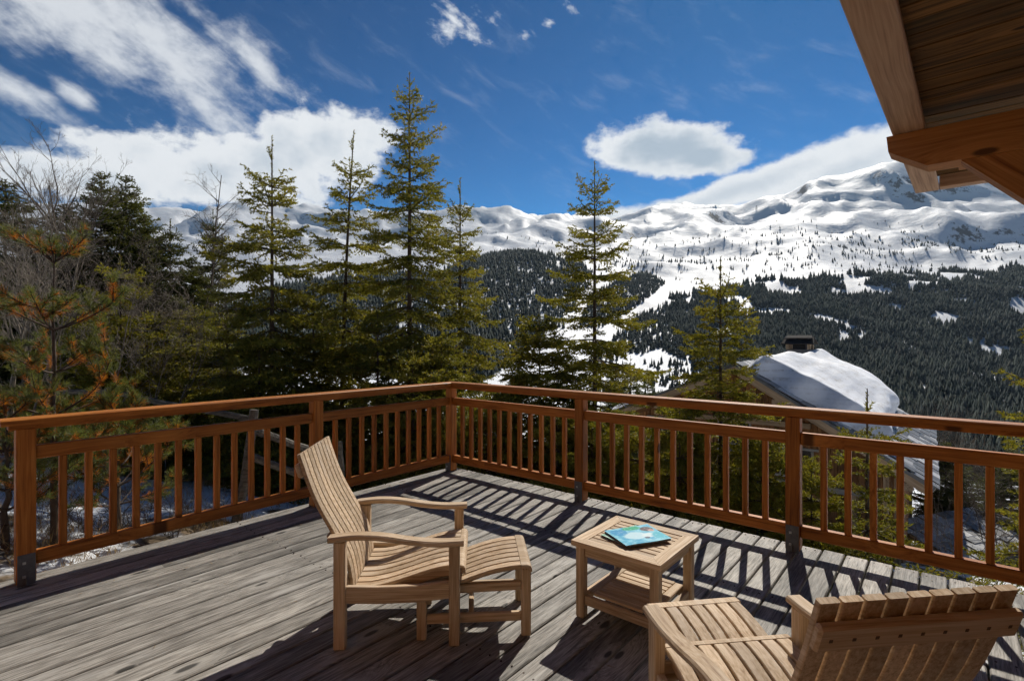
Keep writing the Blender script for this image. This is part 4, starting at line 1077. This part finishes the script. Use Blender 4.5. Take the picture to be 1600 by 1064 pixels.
spruce(1000, 655, 9.0, 1.2, 'little spruce seen through the balusters before the gable wall', 37, share='small', group='low spruces behind the railing')
spruce(1190, 680, 8.3, 1.1, 'little spruce beside the thick railing post before the chalet', 38, share='small', group='low spruces behind the railing')
spruce(1062, 640, 8.7, 1.15, 'little spruce left of the young spruce before the gable', 45, share='small', group='low spruces behind the railing')
spruce(1268, 715, 7.9, .9, 'little spruce right of the thick railing post before the chalet', 46, share='small', group='low spruces behind the railing')
spruce(925, 650, 8.8, 1.15, 'little spruce behind the second post right of the corner', 47, share='small', group='low spruces behind the railing')
spruce(405, 520, 9.0, 1.3, 'bushy spruce low in front of the long leader spruce', 48, share='bush', group='low spruces behind the railing')
spruce(645, 540, 9.4, 1.25, 'bushy spruce low in front of the tallest spruce', 49, share='bush', group='low spruces behind the railing')
spruce(150, 470, 10.0, 1.35, 'bushy spruce behind the rusty pine, right of its trunk', 50, share='bush', group='low spruces behind the railing')
spruce(1478, 690, 20, 1.5, 'dark spruce at the right eave of the chalet', 39, M_ndl_d, share='dark', group='dark firs behind')
spruce(1580, 700, 21, 1.6, 'dark spruce above the small hut at the right edge', 40, M_ndl_d, share='dark', group='dark firs behind')
spruce(1540, 735, 24, 1.5, 'dark spruce behind the small hut', 41, M_ndl_d, share='mid', group='dark firs behind')
spruce(985, 556, 42, 2.2, 'dark spruce on the slope right of the lone valley spruce', 42, M_ndl_d, share='mid', group='dark firs behind')
spruce(962, 568, 46, 2.2, 'dark spruce low behind the lone valley spruce', 43, M_ndl_d, share='dark', group='dark firs behind')
spruce(1012, 572, 50, 2.2, 'rightmost dark spruce of the clump left of the chalet roof', 44, M_ndl_d, share='mid', group='dark firs behind')

# bare broadleaf trees and shrubs
def bare_data(seed, H, spread, levels=4, r0=.05, up=.35, klen=1.0, kids=(5, 5, 4, 4), bow=.25, stems=1):
    g = np.random.default_rng(seed); out = []
    def grow(p, d, L, r, lev):
        n = 5 if lev < 2 else 3; pts = [p]; dd = d
        for q in range(n):
            dd = unit(dd + g.normal(0, bow * .5, 3) + np.array([0, 0, up * .25])); pts.append(pts[-1] + dd * L / n)
        for q in range(n):
            out.append((pts[q], pts[q + 1], max(.0022, r * (1 - .75 * q / n)), max(.002, r * (1 - .75 * (q + 1) / n))))
        if lev >= levels: return
        for c_ in range(kids[min(lev, len(kids) - 1)]):
            f = g.uniform(.28, .98); q = min(n - 1, int(f * n)); pb = pts[q] + (pts[q + 1] - pts[q]) * (f * n - q)
            a = g.normal(size=3); ax = unit(pts[q + 1] - pts[q]); a = unit(a - ax * (a @ ax))
            nd = unit(ax * g.uniform(.5, .9) + a * spread * g.uniform(.6, 1.1) + np.array([0, 0, up * .4]))
            grow(pb, nd, L * g.uniform(.32, .55) * (1.1 - .35 * f) * (klen if lev == 0 else 1), r * .5 * (1.1 - .5 * f), lev + 1)
    for s in range(stems):
        d0 = unit(np.array([g.normal(0, .16 if stems > 1 else .05), g.normal(0, .16 if stems > 1 else .05), 1.]))
        p0 = np.array([g.normal(0, .15), g.normal(0, .15), -.3]) if stems > 1 else np.array([0, 0, -.3])
        grow(p0, d0, H * g.uniform(.8, 1.0), r0, 0)
    return out
def bare(px, py_top, Y, label, seed, mat, group, name='bare_tree', share=None, rot=0.0, **kw):
    top = P(px, py_top, Y); z0 = gz(top.x, Y); H = (top.z - z0)
    e = empty(name, (top.x, Y, z0), rot); tag(e, label, 'shrub' if 'shrub' in name else 'tree', group)
    segs = bare_data(seed, H * 1.02, kw.pop('spread', .6), **kw)
    thick = [s for s in segs if s[2] > .012]; thin = [s for s in segs if s[2] <= .012]
    if not thick: thick, thin = segs[:5], segs[5:]
    v, f = tubes(thick, 6); link('trunk', mesh_from('trunk', v, f, mat, True), e)
    v, f = tubes(thin, 3); link('branches', mesh_from('branches', v, f, mat), e)
    return e
GB = 'bare trees at the left edge'
bare(30, 262, 12.5, 'leafless tree with many fine twigs nearest the left edge', 51, M_twig, GB, kids=(13, 6, 4, 3), r0=.055, klen=.8, up=.22, spread=.65)
bare(78, 238, 13.0, 'leafless tree with the highest twigs of the left thicket', 52, M_twig, GB, kids=(14, 6, 4, 3), r0=.06, klen=.8, up=.22, spread=.65)
bare(122, 246, 13.6, 'leafless tree just left of the close pair of firs', 53, M_twig, GB, kids=(13, 6, 4, 3), r0=.055, klen=.8, up=.22, spread=.6)
bare(55, 330, 10.5, 'short leafless tree with pale stems in the left thicket', 54, M_pale, GB, kids=(11, 6, 4, 3), r0=.035, spread=.65, stems=2)
bare(8, 300, 11.0, 'leafless stems cut by the left edge above the railing end', 55, M_pale, GB, kids=(12, 6, 4, 3), r0=.035, spread=.6, stems=2)
bare(175, 350, 11.2, 'leafless shrubby tree before the dark firs', 56, M_twig, GB, kids=(11, 6, 4, 3), r0=.035, spread=.7, stems=2)
bare(319, 250, 16.0, 'tall thin leafless birch before the broad white cloud', 57, M_twig, 'bare trees behind the spruces', kids=(64, 5, 4, 2), r0=.04, spread=.95, levels=3, up=.12, bow=.07, klen=.30)
bare(385, 345, 17, 'thin leafless sapling left of the long leader spruce', 58, M_twig, 'bare trees behind the spruces', kids=(16, 4, 3, 2), r0=.02, spread=.6, levels=3, klen=.5)
bare(120, 400, 8.6, 'pale twiggy leafless shrub between the rusty pine and the firs', 81, M_pale, GB, kids=(8, 6, 4, 3), r0=.022, spread=.75, stems=4, klen=.8, up=.18)
bare(30, 380, 8.2, 'pale leafless shrub left of the rusty pine', 82, M_pale, GB, kids=(8, 6, 4, 3), r0=.022, spread=.75, stems=4, klen=.8, up=.18)
bare(245, 420, 9.0, 'pale twiggy leafless shrub right of the olive spruce', 83, M_pale, GB, kids=(9, 6, 4, 3), r0=.018, spread=.75, stems=4, klen=.8, up=.15)
GS = 'bare shrubs'
bare(345, 430, 9.4, 'pale arching leafless shrub between two spruces at left', 61, M_pale, GS, 'bare_shrub', kids=(5, 4, 3), r0=.016, spread=.75, levels=3, stems=6, up=.15, bow=.35)
bare(790, 560, 10.8, 'tangle of pale leafless twigs right of the slim spruce', 62, M_pale, GS, 'bare_shrub', kids=(6, 5, 3), r0=.015, spread=.8, levels=3, stems=6, up=.1, bow=.4)
bare(1500, 655, 24, 'brown leafless shrub beyond the right end of the chalet roof', 63, M_twig, GS, 'bare_shrub', kids=(9, 6, 4), r0=.03, spread=.8, levels=3, stems=9, bow=.35)
bare(1470, 665, 27, 'wide leafless shrub just right of the chalet eave', 64, M_twig, GS, 'bare_shrub', kids=(9, 6, 4), r0=.03, spread=.8, levels=3, stems=9, bow=.35)
bare(1560, 720, 17, 'leafless shrub on the snow behind the hut', 65, M_twig, GS, 'bare_shrub', kids=(8, 6, 4), r0=.02, spread=.8, levels=3, stems=7, bow=.35)
bare(1470, 745, 9.0, 'few thin leafless stems before the small hut', 66, M_twig, GS, 'bare_shrub', kids=(4, 3), r0=.010, spread=.6, levels=2, stems=5, bow=.25)
bare(1530, 790, 7.6, 'few thin leafless stems close outside the right railing', 67, M_twig, GS, 'bare_shrub', kids=(4, 3), r0=.008, spread=.6, levels=2, stems=5, bow=.25)
bare(140, 730, 5.4, 'dry brown shrub behind the left end of the railing', 68, M_twig, GS, 'bare_shrub', kids=(6, 5, 3), r0=.010, spread=.8, levels=3, stems=7, up=.1, bow=.4)
bare(215, 740, 5.6, 'dry twiggy shrub by the snow bank outside the left railing', 69, M_twig, GS, 'bare_shrub', kids=(6, 5, 3), r0=.010, spread=.8, levels=3, stems=7, up=.1, bow=.4)

# young pine with rusty inner needles in front at the left
def pine(px, py_top, Y, seed, label):
    top = P(px, py_top, Y); z0 = gz(top.x, Y); H = top.z - z0; g = np.random.default_rng(seed)
    e = empty('young_pine', (top.x, Y, z0)); tag(e, label, 'tree', 'young pines outside the left railing')
    wood_ = []; green = []; rust = []
    def shoot(p, d, L, r, lev):
        n = max(3, int(L / .09)); pts = [p]; dd = d
        for q in range(n):
            dd = unit(dd + np.array([0, 0, .11]) + g.normal(0, .05, 3)); pts.append(pts[-1] + dd * L / n)
        for q in range(n):
            wood_.append((pts[q], pts[q + 1], r * (1 - .7 * q / n), r * (1 - .7 * (q + 1) / n)))
            f = (q + .5) / n
            if f > .30 or lev > 0: (green if f > .66 or (lev > 0 and g.random() < .65) else rust).append([*pts[q], *pts[q + 1]])
        if lev < 2:
            for c_ in range(4 if lev == 0 else 2):
                f = g.choice([.45, .62, .8]) + g.normal(0, .04); q = min(n - 1, int(f * n)); ax = unit(pts[q + 1] - pts[q])
                a = g.normal(size=3); a[2] *= .4; a = unit(a - ax * (a @ ax)); shoot(pts[q], unit(ax * .8 + a * .75), L * g.uniform(.3, .48), r * .55, lev + 1)
    tr = [np.array([0, 0, -.3])]; 
    for q in range(10): tr.append(np.array([g.normal(0, .012), g.normal(0, .012), H * .93 * (q + 1) / 10]))
    for h_, n_, L in ((.28, 4, .62), (.42, 5, .78), (.56, 5, .72), (.70, 5, .62), (.76, 3, .4), (.92, 5, .36)):
        a0 = g.uniform(0, 6.28)
        for k in range(n_):
            a = a0 + k * 6.283 / n_ + g.normal(0, .25); el = g.uniform(.05, .45) + .5 * (h_ > .85)
            shoot(np.array([0, 0, h_ * H]), unit(np.array([math.cos(a), math.sin(a), el])), L * g.uniform(.75, 1.2), .011, 0)
    shoot(np.array([0, 0, H * .9]), np.array([0, 0, 1.]), .32, .01, 1)
    tv, tf = tubes([(tr[q], tr[q + 1], .034 * (1 - q / 12), .034 * (1 - (q + 1) / 12)) for q in range(10)], 8); link('trunk', mesh_from('trunk', tv, tf, M_bark, True), e)
    wv, wf = tubes(wood_, 4); link('branches', mesh_from('branches', wv, wf, M_bark), e)
    v, f = needles(green, g, .0019, .068, .0042, 42); link('green_needles', mesh_from('green_needles', v, f, M_pine), e)
    v, f = needles(rust, g, .0021, .066, .0042, 48); link('rusty_needles', mesh_from('rusty_needles', v, f, M_rust), e)
pine(84, 372, 4.9, 71, 'young pine with rust brown inner needles above the left railing')
pine(10, 640, 4.6, 72, 'small pine at the left edge outside the railing')
pine(185, 640, 5.3, 73, 'low pine with rusty needles seen through the left balusters')

# old log fence on the slope behind the left railing
fence = empty('log_fence', P(380, 810, 6.4)); tag(fence, 'old grey log fence with a leaning post behind the left railing', 'fence')
FO = fence.location.copy()
def lg(name, p0, p1, r0, r1, sub_=5):
    p0, p1 = Vector(p0), Vector(p1); g = np.random.default_rng(int(abs(p0.x * 100))); seg = []; pp = [np.array(p0 + (p1 - p0) * k / sub_ - FO) + (g.normal(0, .012, 3) if 0 < k < sub_ else 0) for k in range(sub_ + 1)]
    c_ = np.mean(pp, axis=0)
    for k in range(sub_): seg.append((pp[k] - c_, pp[k + 1] - c_, r0 + (r1 - r0) * k / sub_, r0 + (r1 - r0) * (k + 1) / sub_))
    v, f = tubes(seg, 8); f = [list(x) for x in f]; f.append(list(range(8))); f.append([len(v) - 8 + k for k in range(8)])
    o = link(name, mesh_from(name, v, f, M_log, False), fence); o.location = Vector(c_)
lg('fence_post', P(397, 640, 6.5), P(368, 830, 6.3), .055, .065)
lg('fence_post', P(170, 606, 7.2), P(168, 760, 7.1), .05, .055)
lg('fence_post', P(530, 690, 7.6), P(533, 800, 7.6), .05, .055)
lg('fence_post', P(-90, 608, 7.6), P(-90, 740, 7.6), .05, .055)
lg('fence_rail', P(395, 672, 6.5), P(532, 716, 7.6), .05, .045); lg('fence_rail', P(390, 712, 6.5), P(532, 762, 7.6), .05, .045)
lg('fence_rail', P(165, 612, 7.2), P(396, 656, 6.5), .035, .042); lg('fence_rail', P(-95, 620, 7.6), P(172, 612, 7.2), .032, .036)
lg('fence_rail', P(-95, 668, 7.6), P(172, 660, 7.2), .032, .036)
# half buried planks beyond the deck edge
for q, (a, b_, l_) in enumerate(((425, 790, 'grey plank lying on the litter below the left railing, nearer the corner'), (372, 822, 'grey plank lying on the litter below the left railing, nearer the snow'))):
    p = P(a, b_, 5.9); p.z = gz(p.x, p.y) + .05; d = Vector((.9, -.35 + .2 * q, -.02)).normalized()
    o = bar('old_plank', p - d * .45, p + d * .45, .16, .04, M_log); tag(o, l_, 'plank', 'planks lying by the fence')

# dry grass and litter on the ground close to the deck
g = np.random.default_rng(17); N = 9000
px_ = g.uniform(-60, 760, N); Yl = g.uniform(4.2, 9.5, N); Xl = (px_ - 800) / F * Yl
ua = (Xl - CX) * UX + (Yl - CY) * UY; vb = (Xl - CX) * VX + (Yl - CY) * VY
cl = fbm(Xl * .9, Yl * .9, 3, 5)
ok = ((vb < -.2) | (ua > .25)) & (cl > -.05); Xl, Yl = Xl[ok], Yl[ok]; Zl = height(Xl, Yl)
seg = np.stack([Xl, Yl, Zl - .02, Xl + g.normal(0, .05, len(Xl)), Yl + g.normal(0, .05, len(Xl)), Zl + g.uniform(.03, .22, len(Xl))], -1)
v, f = needles(seg, g, .05, .12, .006, 25)
tag(link('dry_grass', mesh_from('dry_grass', v, f, M_litter)), 'dry straw coloured grass and litter beside the deck', kind='stuff')

# lift mast on the ridge
mp = P(1182, 318, 3700); mz = gz(mp.x, mp.y) - 3
mast = empty('lift_mast', (mp.x, mp.y, mz)); tag(mast, 'tiny lattice lift mast on the snowy ridge', 'mast'); mast.scale = (.55, .55, .6)
for s in (-1, 1):
    for q_ in (-1, 1): bar('mast_leg', (s * 9, q_ * 9, 0), (s * 4, q_ * 4, 62), 2.2, 2.2, M_zinc, mast, bev=.1)
for z in (20, 40, 60): bar('cross_arm', (-10 if z > 50 else -7, 0, z), (10 if z > 50 else 7, 0, z), 2, 2, M_zinc, mast, bev=.1)

# ------------------------------------------------------------------ thin mountain air
zt_all, zb_all = 1560.0, float(Z_ALL_MIN) - 1.0
hz = prism('haze', [(-9100, -9100, zb_all), (9100, -9100, zb_all), (9100, 9100, zb_all), (-9100, 9100, zb_all)], (0, 0, zt_all - zb_all), None)
M_haze = bpy.data.materials.new('thin_air'); M_haze.use_nodes = True; t = NT(M_haze.node_tree); t.t.nodes.clear()
pv = t.n('ShaderNodeVolumePrincipled', inp={'Color': (.62, .80, 1.0, 1), 'Density': 2.4e-5, 'Anisotropy': .25})
t.link(pv.outputs[0], t.n('ShaderNodeOutputMaterial').inputs['Volume'])
hz.data.materials.clear(); hz.data.materials.append(M_haze); tag(hz, 'thin bluish mountain haze over the valley', kind='stuff')

# fallen needles and crumbs on the boards
g = np.random.default_rng(29); N = 520
a_ = g.uniform(-4.6, .1, N); b_ = np.where(g.random(N) < .55, np.abs(g.normal(0, .35, N)) - .1, g.uniform(-.1, 5.5, N)); sw = g.random(N) < .35
a_ = np.where(sw, -np.abs(g.normal(0, .3, N)) + .1, a_); b_ = np.where(sw, g.uniform(0, 5.5, N), b_)
p0 = np.stack([CX + UX * a_ + VX * b_, CY + UY * a_ + VY * b_, np.full(N, .0055)], -1); th = g.uniform(0, 6.28, N); ln = g.uniform(.012, .045, N)
d = np.stack([np.cos(th), np.sin(th), np.zeros(N)], -1); sd_ = np.stack([-np.sin(th), np.cos(th), np.zeros(N)], -1) * g.uniform(.0012, .004, N)[:, None]
v = np.stack([p0 - sd_, p0 + sd_, p0 + d * ln[:, None] + np.array([0, 0, .003])], 1).reshape(-1, 3)
tag(link('fallen_needles', mesh_from('fallen_needles', v, np.arange(3 * N).reshape(-1, 3), M_litter)), 'dry fallen needles lying on the deck boards', kind='stuff')
